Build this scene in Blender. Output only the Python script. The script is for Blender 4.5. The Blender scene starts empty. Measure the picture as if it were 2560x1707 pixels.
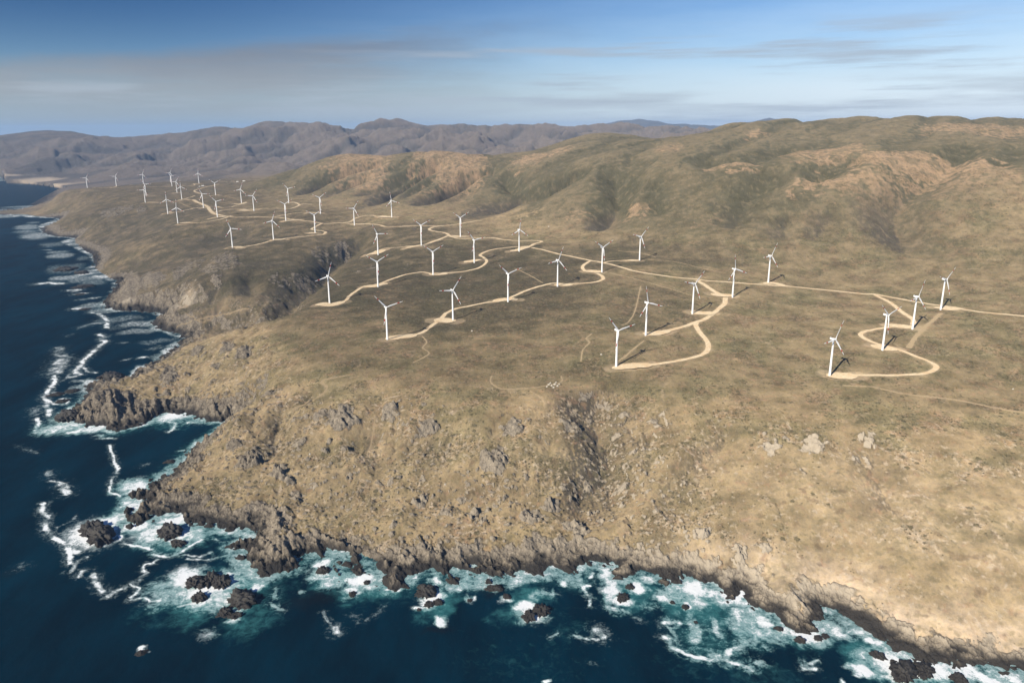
import bpy, bmesh, math, random
import numpy as np
from mathutils import Vector, Matrix

scene = bpy.context.scene
COL = scene.collection
R = math.radians

# ------------------------------------------------------------------ camera
EYE = 540.0                       # metres above the sea
FOCAL = 1913.3                    # focal length in pixels of a 2560 px wide frame
PITCH, ROLL = R(15.53), -0.00653
cam_data = bpy.data.cameras.new("camera")
cam_data.sensor_width = 36.0
cam_data.lens = 36.0 * FOCAL / 2560.0
cam_data.clip_start = 1.0
cam_data.clip_end = 200000.0
cam = bpy.data.objects.new("camera", cam_data)
COL.objects.link(cam)
cam.location = (0, 0, EYE)
cam.rotation_mode = 'QUATERNION'
cam.rotation_quaternion = (Matrix.Rotation(math.pi / 2 - PITCH, 4, 'X') @ Matrix.Rotation(ROLL, 4, 'Z')).to_quaternion()
scene.camera = cam

# ------------------------------------------------------------------ light
SUN_AZ, SUN_EL = R(217.0), R(31.5)          # compass azimuth from +Y, clockwise
sun_dir = Vector((math.sin(SUN_AZ) * math.cos(SUN_EL), math.cos(SUN_AZ) * math.cos(SUN_EL), math.sin(SUN_EL)))
sd = bpy.data.lights.new("sun", 'SUN')
sd.energy = 5.0
sd.angle = R(0.5)
sd.color = (1.0, 0.92, 0.79)
sun = bpy.data.objects.new("sun", sd)
COL.objects.link(sun)
sun.rotation_mode = 'QUATERNION'
sun.rotation_quaternion = sun_dir.to_track_quat('Z', 'Y')
sun.location = sun_dir * 3000

scene.view_settings.view_transform = 'Standard'
scene.view_settings.look = 'None'
scene.view_settings.exposure = 0.50
scene.view_settings.gamma = 1.0


class NT:
    """small helper round a node tree"""
    def __init__(self, tree):
        self.t = tree
        self.t.nodes.clear()

    def n(self, kind, **kw):
        nd = self.t.nodes.new(kind)
        for k, v in kw.items():
            if k.startswith('i_'):
                nd.inputs[k[2:].replace('_', ' ')].default_value = v
            else:
                setattr(nd, k, v)
        return nd

    def l(self, a, b):
        self.t.links.new(a, b)

    def val(self, sock, v):
        if hasattr(v, 'links') or isinstance(v, bpy.types.NodeSocket):
            self.l(v, sock)
        else:
            sock.default_value = v

    def math(self, op, a, b=0.0, c=0.0, clamp=False):
        nd = self.n('ShaderNodeMath', operation=op, use_clamp=clamp)
        self.val(nd.inputs[0], a); self.val(nd.inputs[1], b); self.val(nd.inputs[2], c)
        return nd.outputs[0]

    def ramp(self, v, lo, hi, a=0.0, b=1.0):
        nd = self.n('ShaderNodeMapRange', interpolation_type='SMOOTHSTEP')
        self.val(nd.inputs[0], v)
        self.val(nd.inputs[1], lo); self.val(nd.inputs[2], hi)
        self.val(nd.inputs[3], a); self.val(nd.inputs[4], b)
        return nd.outputs[0]

    def mix(self, f, a, b, mode='MIX'):
        nd = self.n('ShaderNodeMix', data_type='RGBA', blend_type=mode)
        self.val(nd.inputs[0], f); self.val(nd.inputs[6], a); self.val(nd.inputs[7], b)
        return nd.outputs[2]

    def noise(self, vec, scale, detail=4, rough=0.55, dist=0.0, kind='FBM'):
        nd = self.n('ShaderNodeTexNoise', noise_type=kind)
        self.l(vec, nd.inputs['Vector'])
        nd.inputs['Scale'].default_value = scale
        nd.inputs['Detail'].default_value = detail
        nd.inputs['Roughness'].default_value = rough
        nd.inputs['Distortion'].default_value = dist
        return nd.outputs['Fac']

    def mapping(self, vec, scale=(1, 1, 1), rot=(0, 0, 0), loc=(0, 0, 0)):
        nd = self.n('ShaderNodeMapping')
        self.l(vec, nd.inputs[0])
        nd.inputs[1].default_value = loc; nd.inputs[2].default_value = rot; nd.inputs[3].default_value = scale
        return nd.outputs[0]


def rgba(r, g, b):
    return (r, g, b, 1.0)


# ------------------------------------------------------------------ sky: clear blue with drifting smoky stratus
world = bpy.data.worlds.new("World")
scene.world = world
world.use_nodes = True
w = NT(world.node_tree)
sky = w.n('ShaderNodeTexSky', sky_type='NISHITA')
sky.sun_disc = False
sky.sun_elevation = SUN_EL
sky.sun_rotation = SUN_AZ
sky.altitude = 500
sky.air_density = 1.0
sky.dust_density = 0.2
sky.ozone_density = 3.5
tc = w.n('ShaderNodeTexCoord')
sep = w.n('ShaderNodeSeparateXYZ')
w.l(tc.outputs['Generated'], sep.inputs[0])
dx, dy, dz = sep.outputs
az = w.math('ARCTAN2', dx, dy)                       # 0 ahead, + to the right
el = w.math('ARCSINE', dz)
comb = w.n('ShaderNodeCombineXYZ')
w.l(az, comb.inputs[0]); w.l(w.math('MULTIPLY', el, 1.0), comb.inputs[1])
P = comb.outputs[0]
SKY_STRENGTH = 0.075
skyc = w.mix(1.0, sky.outputs[0], w.mix(w.ramp(el, 0.0, 0.16), rgba(.60, .72, .86), w.mix(w.ramp(az, -0.5, 0.55), rgba(.145, .275, .46), rgba(.44, .68, .95))), 'MULTIPLY')


def cc(r, g, b):                  # a cloud colour as it comes out at the background's strength
    k = 0.97 / SKY_STRENGTH
    return (r * k, g * k, b * k, 1.0)


# thin bright veil of high cloud, thicker to the right and towards the horizon
veil_n = w.noise(w.mapping(P, (1.5, 9, 1)), 2.0, 5, 0.6)
veil_r = w.ramp(az, -0.45, 0.62)
veil = w.math('MULTIPLY', veil_r, w.ramp(w.math('ADD', el, w.math('MULTIPLY', veil_n, -0.10)), 0.16, -0.06))
veil = w.math('MULTIPLY', veil, 0.95, clamp=True)
skyc = w.mix(veil, skyc, cc(0.55, 0.67, 0.76))
# milky air lying along the horizon
hz = w.math('MULTIPLY', w.ramp(w.math('ADD', el, w.math('MULTIPLY', veil_n, -0.03)), 0.075, -0.02), 0.88)
skyc = w.mix(hz, skyc, w.mix(veil_r, cc(0.255, 0.320, 0.375), cc(0.66, 0.72, 0.75)))
# smoky grey stratus: one big bank on the left, thinner streaks to the right
wob = w.noise(w.mapping(P, (3.2, 11, 1)), 1.6, 8, 0.66)
wo = w.math('MULTIPLY', w.math('SUBTRACT', wob, 0.5), 0.035)
elw = w.math('ADD', el, wo)
top = w.math('ADD', 0.130, w.math('MULTIPLY', az, 0.09))
bank = w.math('MULTIPLY', w.ramp(w.math('SUBTRACT', top, elw), -0.004, 0.020), w.ramp(elw, -0.004, 0.045))
st = w.noise(w.mapping(P, (2.2, 26, 1), (0, 0, 0.05)), 1.6, 6, 0.6)
bank = w.math('MULTIPLY', bank, w.ramp(w.math('ADD', az, w.math('MULTIPLY', wob, 0.35)), 0.30, -0.14))
bank = w.math('MULTIPLY', bank, w.ramp(st, 0.25, 0.60, 0.50, 1.0))
bank = w.math('MULTIPLY', bank, 0.93)
skyc = w.mix(bank, skyc, w.mix(w.ramp(elw, 0.03, 0.105), cc(0.268, 0.292, 0.308), cc(0.150, 0.172, 0.215)))
st2 = w.noise(w.mapping(P, (2.0, 34, 1), (0, 0, 0.06), (3.1, 0.7, 0)), 1.5, 6, 0.6)
streak = w.math('MULTIPLY', w.ramp(st2, 0.49, 0.68), w.ramp(el, 0.13, 0.10))
streak = w.math('MULTIPLY', streak, w.ramp(az, -0.35, 0.05, 0.0, 0.75))
skyc = w.mix(streak, skyc, cc(0.31, 0.355, 0.415))
low = w.math('MULTIPLY', w.ramp(w.noise(w.mapping(P, (3, 30, 1), (0, 0, 0), (7, 2, 0)), 1.3, 5), 0.45, 0.65), w.math('MULTIPLY', w.ramp(el, 0.065, 0.045), w.ramp(el, 0.005, 0.025)))
skyc = w.mix(w.math('MULTIPLY', low, 0.6), skyc, cc(0.34, 0.39, 0.44))
bg = w.n('ShaderNodeBackground')
w.l(skyc, bg.inputs[0])
bg.inputs[1].default_value = SKY_STRENGTH
wo_ = w.n('ShaderNodeOutputWorld')
w.l(bg.outputs[0], wo_.inputs[0])

scene.render.engine = 'CYCLES'
scene.cycles.max_bounces = 5
scene.cycles.diffuse_bounces = 2
scene.cycles.glossy_bounces = 2
scene.cycles.volume_bounces = 0
scene.cycles.transparent_max_bounces = 6
scene.cycles.use_denoising = True

# ================================================================== what stands where
TURBINES = [
    (-3020, 5556, 152.5, 30),
    (-2852, 5636, 156.0, 35),
    (-2713, 5761, 163.9, 21),
    (-2257, 4807, 153.4, 85),
    (-2044, 4333, 154.1, 31),
    (-2537, 5825, 169.6, 28),
    (-2357, 5421, 168.1, 78),
    (-2166, 5045, 153.9, 31),
    (-1893, 4463, 161.3, 120),
    (-2201, 5505, 179.3, 6),
    (-1682, 3784, 148.9, 119),
    (-1504, 3473, 137.6, 3),
    (-1706, 4489, 178.9, 64),
    (-1536, 3864, 166.4, 91),
    (-1294, 3398, 170.7, 77),
    (-1404, 4037, 175.9, 19),
    (-1202, 3613, 176.8, 34),
    (-1091, 3803, 194.7, 78),
    (-946, 3234, 172.2, 59),
    (-892, 2871, 145.1, 18),
    (-1004, 2748, 132.8, 99),
    (-841, 3406, 183.6, 54),
    (-767, 3000, 151.9, 59),
    (-648, 3179, 159.0, 34),
    (-499, 3224, 184.5, 110),
    (-449, 2564, 133.6, 91),
    (-304, 2580, 160.1, 65),
    (-229, 2207, 128.6, 63),
    (-367, 2067, 123.5, 61),
    (-465, 1910, 113.8, 16),
    (-261, 1547, 115.8, 76),
    (-183, 2755, 164.8, 62),
    (25, 2459, 157.4, 7),
    (-115, 2347, 140.9, 80),
    (-135, 1707, 117.5, 35),
    (-9, 1832, 131.5, 71),
    (121, 1982, 138.4, 22),
    (250, 2091, 155.2, 61),
    (375, 2222, 166.0, 44),
    (193, 1355, 113.5, 78),
    (279, 1541, 122.9, 107),
    (411, 1695, 131.3, 43),
    (538, 1825, 140.6, 110),
    (664, 1948, 152.1, 28),
    (570, 1307, 107.4, 27),
    (715, 1418, 123.6, 69),
    (841, 1554, 129.2, 23),
    (967, 1680, 140.3, 46),
]
TURBINE_LABELS = [
    "far white turbine standing on the headland rim, leftmost of the whole wind farm",
    "far turbine on the headland rim, second from the left end of the farm",
    "far turbine on the back rim track, its foot hidden by a nearer turbine's rotor",
    "rear turbine of the overlapping pair on the left of the farm, blade pointing right",
    "front turbine of the overlapping pair on the left, one blade pointing straight left",
    "rear turbine of the far pair whose rotors cross, its blade pointing straight left",
    "front turbine of the far pair whose rotors cross, foot on the back rim track",
    "far turbine on a short pale pad, just behind one with an upright blade",
    "turbine with an upright blade beside the junction of the far wide track",
    "hindmost turbine with an upright blade, behind the white shed, against grey plain",
    "left turbine of the two with upright blades at the western edge of the farm",
    "right turbine of the two with upright blades at the western edge of the farm",
    "far turbine with rotor shaped like a Y, on a reddish pad beyond the white shed",
    "turbine left of the wide far track, a branch track passing its foot",
    "turbine beside the wide track junction where the main gravel road begins",
    "far turbine on a small pad ending a curved branch track below the hills",
    "turbine beside a long orange gravel pad in the far middle of the farm",
    "turbine at the foot of the hills above the looped gravel track",
    "turbine with a Y rotor on a pale pad along the middle of the far road",
    "turbine halfway along the track that runs out to the ravine's edge",
    "lone turbine at the track end on the edge of the dark ravine cliff",
    "far turbine below the brown hills on a straight spur road",
    "turbine beside the tight hairpin bend of the gravel track",
    "turbine on the main road where the branch to the hill spur forks off",
    "turbine on a broad pale pad at the end of the spur below the hills",
    "turbine on the pale end pad beside the ravine's head",
    "turbine on the pad of the short branch road west of the main road bend",
    "turbine on a grey square pad in the middle of the winding second row road",
    "second turbine from the sea along the winding second row road",
    "turbine at the seaward end of the second row, on a curved pale pad",
    "turbine at the seaward end of the long ridge road, above the coastal slope",
    "turbine on the main road pad below the quarry scar at the hill foot",
    "turbine with upright blade on a pad just below the main road's corner",
    "turbine inside the S bend of the second row road",
    "turbine on the widest pale junction pad of the ridge road, second from the sea",
    "third turbine from the sea along the long ridge road, rotor shaped like a Y",
    "fourth turbine from the sea along the long ridge road, on a flat pale pad",
    "turbine on a square pad in the loop just below the main road",
    "turbine at the end of the short spur above the main road, long shadow beside it",
    "front turbine at the tip of the curled road, nearest the rocky slope in the centre",
    "turbine on the oval pad at the end of the centre branch road",
    "turbine on the ragged pad halfway down the centre branch road",
    "turbine on the pad at the top of the centre branch, one blade upright",
    "turbine standing right beside the straight main road, pad on its roadside",
    "front turbine at the end of the big looping road on the right",
    "second turbine of the looping road, standing on its inner bend",
    "third turbine of the looping road, on the pad where it leaves the straight branch",
    "rightmost turbine, on the main road near the edge of the photo",
]

# rocks in the surf: photo x, y, width, height, label
SEA_ROCKS = [
    (231, 1318, 41, 35, "lighter western rock of the pair ringed by dense white foam off the point"),
    (257, 1332, 52, 42, "darker eastern rock of the pair ringed by dense white foam off the point"),
    (425, 1322, 46, 38, "rugged dark rock in white surf just off the pale cliff point"),
    (447, 1356, 27, 18, "small flat rock in foam below the rugged rock off the pale cliff point"),
    (490, 1451, 42, 34, "blocky brown rock, western one of the three in the turquoise cove"),
    (528, 1441, 34, 34, "dark rock in the middle of the three in the turquoise cove"),
    (553, 1447, 36, 40, "tallest dark rock, eastern one of the three in the turquoise cove"),
    (498, 1489, 30, 22, "small dark rock below the blocky brown rock in the turquoise cove"),
    (606, 1492, 66, 40, "broad brown rock with a pale summit at the cove's outer edge"),
    (563, 1528, 34, 20, "low dark rock seaward of the broad rock with a pale summit"),
    (587, 1538, 27, 13, "flattest dark rock, at the seaward end of the turquoise cove"),
    (808, 1423, 30, 18, "dark rock in white water inside the small bay of the south shore"),
    (919, 1453, 15, 12, "little rock surrounded by bright foam beside the big shore buttress"),
    (881, 1481, 17, 20, "upright little rock at the seaward edge of foam below the shore buttress"),
    (1066, 1473, 46, 34, "large dark rock at the top of the foam patch off the middle shore"),
    (1096, 1503, 24, 16, "smaller dark rock on the right of the foam patch off the middle shore"),
    (1072, 1508, 22, 16, "jagged little rock on the left of the foam patch off the middle shore"),
    (1048, 1522, 12, 8, "tiny rock at the lower rim of the foam patch off the middle shore"),
    (1235, 1468, 44, 14, "low dark reef awash west of the foam ringed rock"),
    (1268, 1488, 18, 14, "small rock with foam at the end of the low dark reef"),
    (1175, 1498, 13, 11, "lone little rock with a small foam collar"),
    (1321, 1533, 32, 30, "rounded black rock inside the round white foam ring"),
    (1351, 1521, 38, 32, "wider split rock inside the round white foam ring"),
    (1556, 1484, 26, 40, "tall narrow dark rock in the foam west of the black spur"),
    (1576, 1464, 20, 14, "small dark rock behind the tall narrow one in the foam"),
    (1682, 1504, 12, 9, "tiny dark rock off the tip of the black spur"),
    (1714, 1515, 18, 14, "jagged low rock in lacy foam below the black spur"),
    (1740, 1553, 10, 8, "single little black rock in the thin foam offshore"),
    (1998, 1597, 24, 15, "left one of the rocks in white surf under the smooth headland"),
    (2046, 1592, 18, 15, "right one of the rocks in white surf under the smooth headland"),
    (2064, 1586, 14, 16, "upright rock close under the eastern end of the smooth headland"),
    (1947, 1570, 20, 10, "low brown rock close under the western end of the smooth headland"),
    (2256, 1672, 52, 52, "large brown rock rising from the surf by the photo's lower right corner"),
    (2312, 1668, 36, 40, "rock beside the large brown rock near the lower right corner"),
    (2196, 1636, 30, 16, "low banded rock awash above the long breaking wave"),
    (2395, 1694, 34, 18, "low rock in churning surf at the photo's lower edge"),
    (354, 1630, 26, 10, "half drowned rock with a foam cap far out in the dark water"),
    (425, 1152, 24, 9, "low rock close to shore in the dark inlet"),
    (155, 1002, 24, 8, "flat rock circled by a foam ring west of the promontory"),
    (180, 977, 24, 8, "flat rock in streaky foam northwest of the promontory"),
    (142, 985, 28, 8, "dark rock with a bright foam cap west of the promontory"),
    (255, 942, 17, 10, "tan rounded rock in the gap north of the promontory"),
    (284, 940, 38, 24, "craggy dark rock between the tan rock and the cliff"),
    (170, 1038, 40, 28, "jagged black rock at the promontory's seaward foot"),
    (206, 716, 36, 8, "long low reef off the white cliff point"),
    (160, 672, 38, 9, "low dark reef in the surf north of the white cliff point"),
    (204, 680, 24, 9, "dark rock in the surf close to the shore north of the white cliff point"),
    (200, 735, 16, 4, "tiny flat rock with foam off the white cliff point"),
    (214, 772, 20, 5, "small pale rock with foam below the white cliff point"),
]
BOULDERS = [(1372 + a, 962 + b, s, "white boulder in the heap on the plateau near the brow of the slope") for a, b, s in
            [(0, 0, 3.6), (8, 3, 4.0), (15, -1, 4.4), (22, 3, 3.4), (-5, 5, 3.0), (4, -4, 3.0), (12, 7, 3.4), (26, -1, 2.8), (18, -6, 2.6)]] + [
    (1503, 887, 3.4, "single white block alone on the scrub west of the front turbine"),
    (2532, 973, 2.6, "single pale boulder on the scrub at the far right"),
    (1180, 828, 3.6, "pale boulder beside the footpath below the ridge road"),
    (1372, 567, 4.5, "white boulder on the scrub at the foot of the hills"),
    (775, 1135, 2.6, "pale boulder on the grassy slope above the shore"),
    (1113, 1211, 2.8, "white boulder low on the grassy slope above the middle shore"),
]
SHEDS = [
    (507, 466, 16, 9, 4.5, 0.3, "white shed with a pale roof beside the far gravel track", "shed"),
    (499, 467, 8, 6, 3.2, 0.3, "smaller white hut right beside the shed on the far track", "hut"),
    (594, 455.5, 14, 8, 4.0, -0.2, "white shed on the bare strip at the back of the farm", "shed"),
    (610, 453.5, 18, 7, 3.6, -0.2, "long low white shed on the bare strip, furthest right", "shed"),
]


# ================================================================== survey helpers
def ray(px, py):
    """direction of a photo point (2560 x 1707) from the aircraft, y component forward"""
    X = np.asarray(px, float) - 1280.0
    Y = np.asarray(py, float) - 853.5
    cr, sr = math.cos(ROLL), math.sin(ROLL)
    X, Y = X * cr + Y * sr, -X * sr + Y * cr
    c, s = math.cos(PITCH), math.sin(PITCH)
    a, b = X / FOCAL, -Y / FOCAL
    return a, c + b * s, -s + b * c


def at_height(px, py, z):
    a, f, u = ray(px, py)
    t = (z - EYE) / u
    return a * t, f * t


def at_depth(px, py, y):
    a, f, u = ray(px, py)
    t = y / f
    return a * t, f * t, EYE + u * t


def crop(ox, oy, s, pts):
    return [(ox + p[0] / s, oy + p[1] / s) + tuple(p[2:]) for p in pts]


K = 3.672
c1 = lambda *p: crop(0, 380, K, p)
c2 = lambda *p: crop(480, 380, K, p)
c3 = lambda *p: crop(1000, 480, K, p)
c4 = lambda *p: crop(1500, 560, K, p)
c5 = lambda *p: crop(1920, 620, K, p)
s0 = lambda *p: crop(0, 700, K, p)
s1 = lambda *p: crop(0, 1100, K, p)
s2 = lambda *p: crop(500, 1280, K, p)
s3 = lambda *p: crop(1000, 1280, K, p)
s4 = lambda *p: crop(1500, 1280, K, p)
s5 = lambda *p: crop(1920, 1280, K, p)
fa = lambda *p: crop(190, 400, 7.35, p)
fb = lambda *p: crop(460, 400, 7.35, p)
h4 = lambda *p: crop(640, 280, 2.45, p)
h5 = lambda *p: crop(1400, 260, 2.0276, p)
h2 = lambda *p: crop(600, 250, 2.138, p)
g7 = lambda *p: crop(560, 940, 2.45, p)
g8 = lambda *p: crop(1400, 900, 2.0276, p)


# ================================================================== noise
def _hash(ix, iy, seed):
    h = (ix.astype(np.uint32) * np.uint32(374761393) + iy.astype(np.uint32) * np.uint32(668265263) + np.uint32(seed * 974711 + 12345))
    h = (h ^ (h >> np.uint32(13))) * np.uint32(1274126177)
    h = h ^ (h >> np.uint32(16))
    h = h * np.uint32(2246822519)
    return h ^ (h >> np.uint32(15))


def perlin(x, y, seed=0):
    x = np.asarray(x, np.float32); y = np.asarray(y, np.float32)
    xi = np.floor(x).astype(np.int32); yi = np.floor(y).astype(np.int32)
    fx = (x - xi).astype(np.float32); fy = (y - yi).astype(np.float32)
    ux = fx * fx * fx * (fx * (fx * 6 - 15) + 10)
    uy = fy * fy * fy * (fy * (fy * 6 - 15) + 10)

    def g(ox, oy):
        a = _hash(xi + ox, yi + oy, seed).astype(np.float32) * np.float32(2 * math.pi / 4294967296.0)
        return np.cos(a) * (fx - ox) + np.sin(a) * (fy - oy)
    n0 = g(0, 0); n0 += ux * (g(1, 0) - n0)
    n1 = g(0, 1); n1 += ux * (g(1, 1) - n1)
    return (n0 + uy * (n1 - n0)) * 1.5


def fbm(x, y, octaves=5, seed=0, gain=0.5, lac=2.03):
    s = 0.0; a = 1.0; t = 0.0
    for i in range(octaves):
        s = s + a * perlin(x, y, seed + i * 7); t += a
        x = x * lac + 17.3; y = y * lac - 9.1; a *= gain
    return s / t


def ridged(x, y, octaves=5, seed=0, gain=0.5, lac=2.07):
    s = 0.0; a = 1.0; t = 0.0; w = 1.0
    for i in range(octaves):
        n = 1.0 - np.abs(perlin(x, y, seed + i * 7)) * 1.4
        n = np.clip(n, 0, 1) ** 2
        s = s + a * n * w; t += a
        w = np.clip(n * 1.6, 0, 1)
        x = x * lac + 11.3; y = y * lac + 5.7; a *= gain
    return s / t


def cells(x, y, seed=0):
    """worley noise: (distance to edge, random value of the nearest cell)"""
    xi = np.floor(x).astype(np.int32); yi = np.floor(y).astype(np.int32)
    f1 = np.full(x.shape, 9.0, np.float32); f2 = f1.copy(); cid = np.zeros(x.shape, np.float32)
    for ox in (-1, 0, 1):
        for oy in (-1, 0, 1):
            h = _hash(xi + ox, yi + oy, seed)
            px = xi + ox + (h & np.uint32(0xffff)).astype(np.float32) / 65535.0
            py = yi + oy + (h >> np.uint32(16)).astype(np.float32) / 65535.0
            d = np.sqrt((px - x) ** 2 + (py - y) ** 2).astype(np.float32)
            c = (_hash(xi + ox, yi + oy, seed + 77) & np.uint32(0xffff)).astype(np.float32) / 65535.0
            near = d < f1
            f2 = np.where(near, f1, np.minimum(f2, d))
            cid = np.where(near, c, cid)
            f1 = np.where(near, d, f1)
    return f2 - f1, cid


def sstep(a, b, v):
    t = np.clip((v - a) / (b - a), 0, 1)
    return t * t * (3 - 2 * t)


def seg_dist(x, y, pts, closed=False):
    """distance to a polyline, and the fraction along it"""
    pts = np.asarray(pts, np.float32)
    best = np.full(x.shape, 1e12, np.float32); along = np.zeros(x.shape, np.float32)
    n = len(pts); last = n if closed else n - 1
    for i in range(last):
        ax, ay = pts[i]; bx, by = pts[(i + 1) % n]
        vx, vy = bx - ax, by - ay
        L = vx * vx + vy * vy + 1e-9
        t = np.clip(((x - ax) * vx + (y - ay) * vy) / L, 0, 1)
        d = (x - ax - t * vx) ** 2 + (y - ay - t * vy) ** 2
        m = d < best
        best = np.where(m, d, best); along = np.where(m, i + t, along)
    return np.sqrt(best), along


def near_line(x, y, pts, reach):
    """indices of the points within reach of the polyline's box, their distance and fraction"""
    pts = np.asarray(pts, np.float32)
    lo = pts.min(0) - reach; hi = pts.max(0) + reach
    idx = np.nonzero((x > lo[0]) & (x < hi[0]) & (y > lo[1]) & (y < hi[1]))[0]
    if len(idx) == 0:
        return idx, None, None
    d, a = seg_dist(x[idx], y[idx], pts)
    return idx, d, a


# ================================================================== shoreline
COAST_PX = [(3300, 1990), (2900, 1800), (2640, 1712)] + s5(
    (2350, 1480), (2100, 1480), (1950, 1400), (1850, 1390), (1700, 1380), (1640, 1450), (1580, 1400), (1480, 1440),
    (1330, 1480), (1330, 1400), (1270, 1330), (1180, 1340), (1130, 1440), (1110, 1340), (1060, 1180), (850, 1090), (700, 980), (600, 900), (480, 860), (530, 1000), (440, 1080),
    (330, 1090), (210, 1110)) + s4(
    (1650, 1010), (1600, 930), (1500, 920), (1470, 1090), (1330, 1000), (1290, 850), (1340, 800), (1310, 700),
    (1180, 850), (1090, 740), (1040, 680), (950, 630), (850, 600), (770, 590), (700, 760), (640, 800), (570, 760),
    (610, 660), (520, 620), (450, 580), (330, 520), (340, 610), (240, 610), (130, 600), (90, 500)) + s3(
    (1900, 500), (1700, 460), (1640, 490), (1600, 640), (1530, 600), (1420, 490), (1350, 480), (1330, 590), (1230, 590),
    (1200, 560), (1100, 540), (1040, 610), (950, 580), (850, 570), (800, 640), (720, 630), (650, 540), (560, 560), (540, 650),
    (480, 680), (400, 660), (370, 580), (230, 540), (150, 570)) + s2(
    (1900, 640), (1850, 700), (1700, 720), (1640, 670), (1660, 560), (1480, 570), (1350, 560), (1300, 650), (1220, 660),
    (1200, 540), (1220, 420), (1100, 410), (1000, 410), (900, 440), (790, 540), (700, 580), (600, 600), (500, 560),
    (450, 450), (300, 340), (320, 300), (480, 250), (500, 200), (450, 140), (280, 180), (150, 180), (40, 130)) + s1(
    (1750, 800), (1660, 740), (1650, 690), (1500, 690), (1440, 770), (1360, 770), (1320, 770), (1200, 790), (1110, 750),
    (1140, 640), (1260, 580), (1240, 490), (1330, 430), (1450, 360), (1590, 280), (1650, 200), (1750, 90)) + s0(
    (1900, 1450), (2000, 1380), (2100, 1310), (2000, 1290), (1800, 1270), (1700, 1230), (1530, 1220), (1400, 1290),
    (1200, 1370), (1050, 1400), (1020, 1370), (880, 1330), (700, 1330), (690, 1260), (560, 1280), (650, 1190), (720, 1130),
    (800, 1000), (760, 980), (800, 920), (880, 930), (1000, 950), (1200, 920), (1250, 830), (1400, 760), (1520, 650),
    (1700, 530), (1600, 490), (1450, 460), (1400, 400), (1500, 320), (1300, 280), (1050, 285), (930, 260), (920, 210),
    (1040, 130), (1080, 30)) + c1(
    (1060, 1180), (800, 1160), (720, 1130), (870, 1030), (850, 950), (700, 880), (560, 820), (690, 790), (480, 780),
    (400, 740), (350, 680), (540, 610), (300, 600), (100, 590), (0, 578), (-120, 566), (-120, 548), (0, 540), (200, 512), (370, 480),
    (480, 420), (600, 365), (720, 345), (620, 335), (500, 310), (350, 295), (130, 285), (90, 240), (0, 190), (-250, 160), (-900, 120))
coast = [at_height(p[0], p[1], 0.0) for p in COAST_PX]
coast = [(float(a), float(b)) for a, b in coast]
coast += [(-16000, 13500), (-16000, 40000), (40000, 40000), (40000, 300)]
coast_np = np.array(coast, np.float32)

# ================================================================== the land's grid: rings round the aircraft's ground point
TH0, TH1, NT_ = R(-46), R(52), 1300
theta = np.linspace(TH0, TH1, NT_).astype(np.float32)
rr = [560.0]
while rr[-1] < 15500:
    r0 = rr[-1]
    rr.append(r0 * (1 + float(np.interp(r0, [600, 1200, 2600, 6000, 12000], [0.0017, 0.0021, 0.0034, 0.004, 0.006]))))
rad = np.array(rr, np.float32)
NR = len(rad)
LR = np.log(rad)
TT, RRm = np.meshgrid(theta, rad)
GX = (np.sin(TT) * RRm).ravel(); GY = (np.cos(TT) * RRm).ravel(); GR = RRm.ravel()


def grid_uv(x, y):
    r = np.hypot(x, y); th = np.arctan2(x, y)
    u = (th - TH0) / (TH1 - TH0) * (NT_ - 1)
    v = np.interp(np.log(np.maximum(r, 1.0)), LR, np.arange(NR))
    return np.clip(u, 0, NT_ - 1.001), np.clip(v, 0, NR - 1.001)


def sample(F, x, y):
    u, v = grid_uv(np.asarray(x, float), np.asarray(y, float))
    i = u.astype(int); j = v.astype(int); fu = u - i; fv = v - j
    return (F[j, i] * (1 - fu) + F[j, i + 1] * fu) * (1 - fv) + (F[j + 1, i] * (1 - fu) + F[j + 1, i + 1] * fu) * fv


def signed_shore(x, y):
    d, _ = seg_dist(x, y, coast_np, closed=True)
    inside = np.zeros(x.shape, bool)
    n = len(coast_np)
    for i in range(n):
        ax, ay = coast_np[i]; bx, by = coast_np[(i + 1) % n]
        if ay == by:
            continue
        cond = (ay > y) != (by > y)
        inside ^= cond & (x < (bx - ax) * (y - ay) / (by - ay) + ax)
    return np.where(inside, d, -d).astype(np.float32)


SD = signed_shore(GX, GY)

# ================================================================== heights: thin-plate surface through surveyed points
cp = []           # x, y, z
for t in TURBINES:
    cp.append(t[:3])


def cz(z, *pts):
    for px, py in pts:
        a, b = at_height(px, py, z); cp.append((float(a), float(b), z))


def cy(y, *pts, back=0):
    for px, py in pts:
        a, b, z = at_depth(px, py, y); cp.append((float(a), float(b), float(z)))
        if back:
            k = 1.16
            cp.append((float(a) * k, float(b) * k, float(z) - back))


for i in range(3, len(coast) - 16, 4):
    cp.append((coast[i][0], coast[i][1], 3.0))
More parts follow.
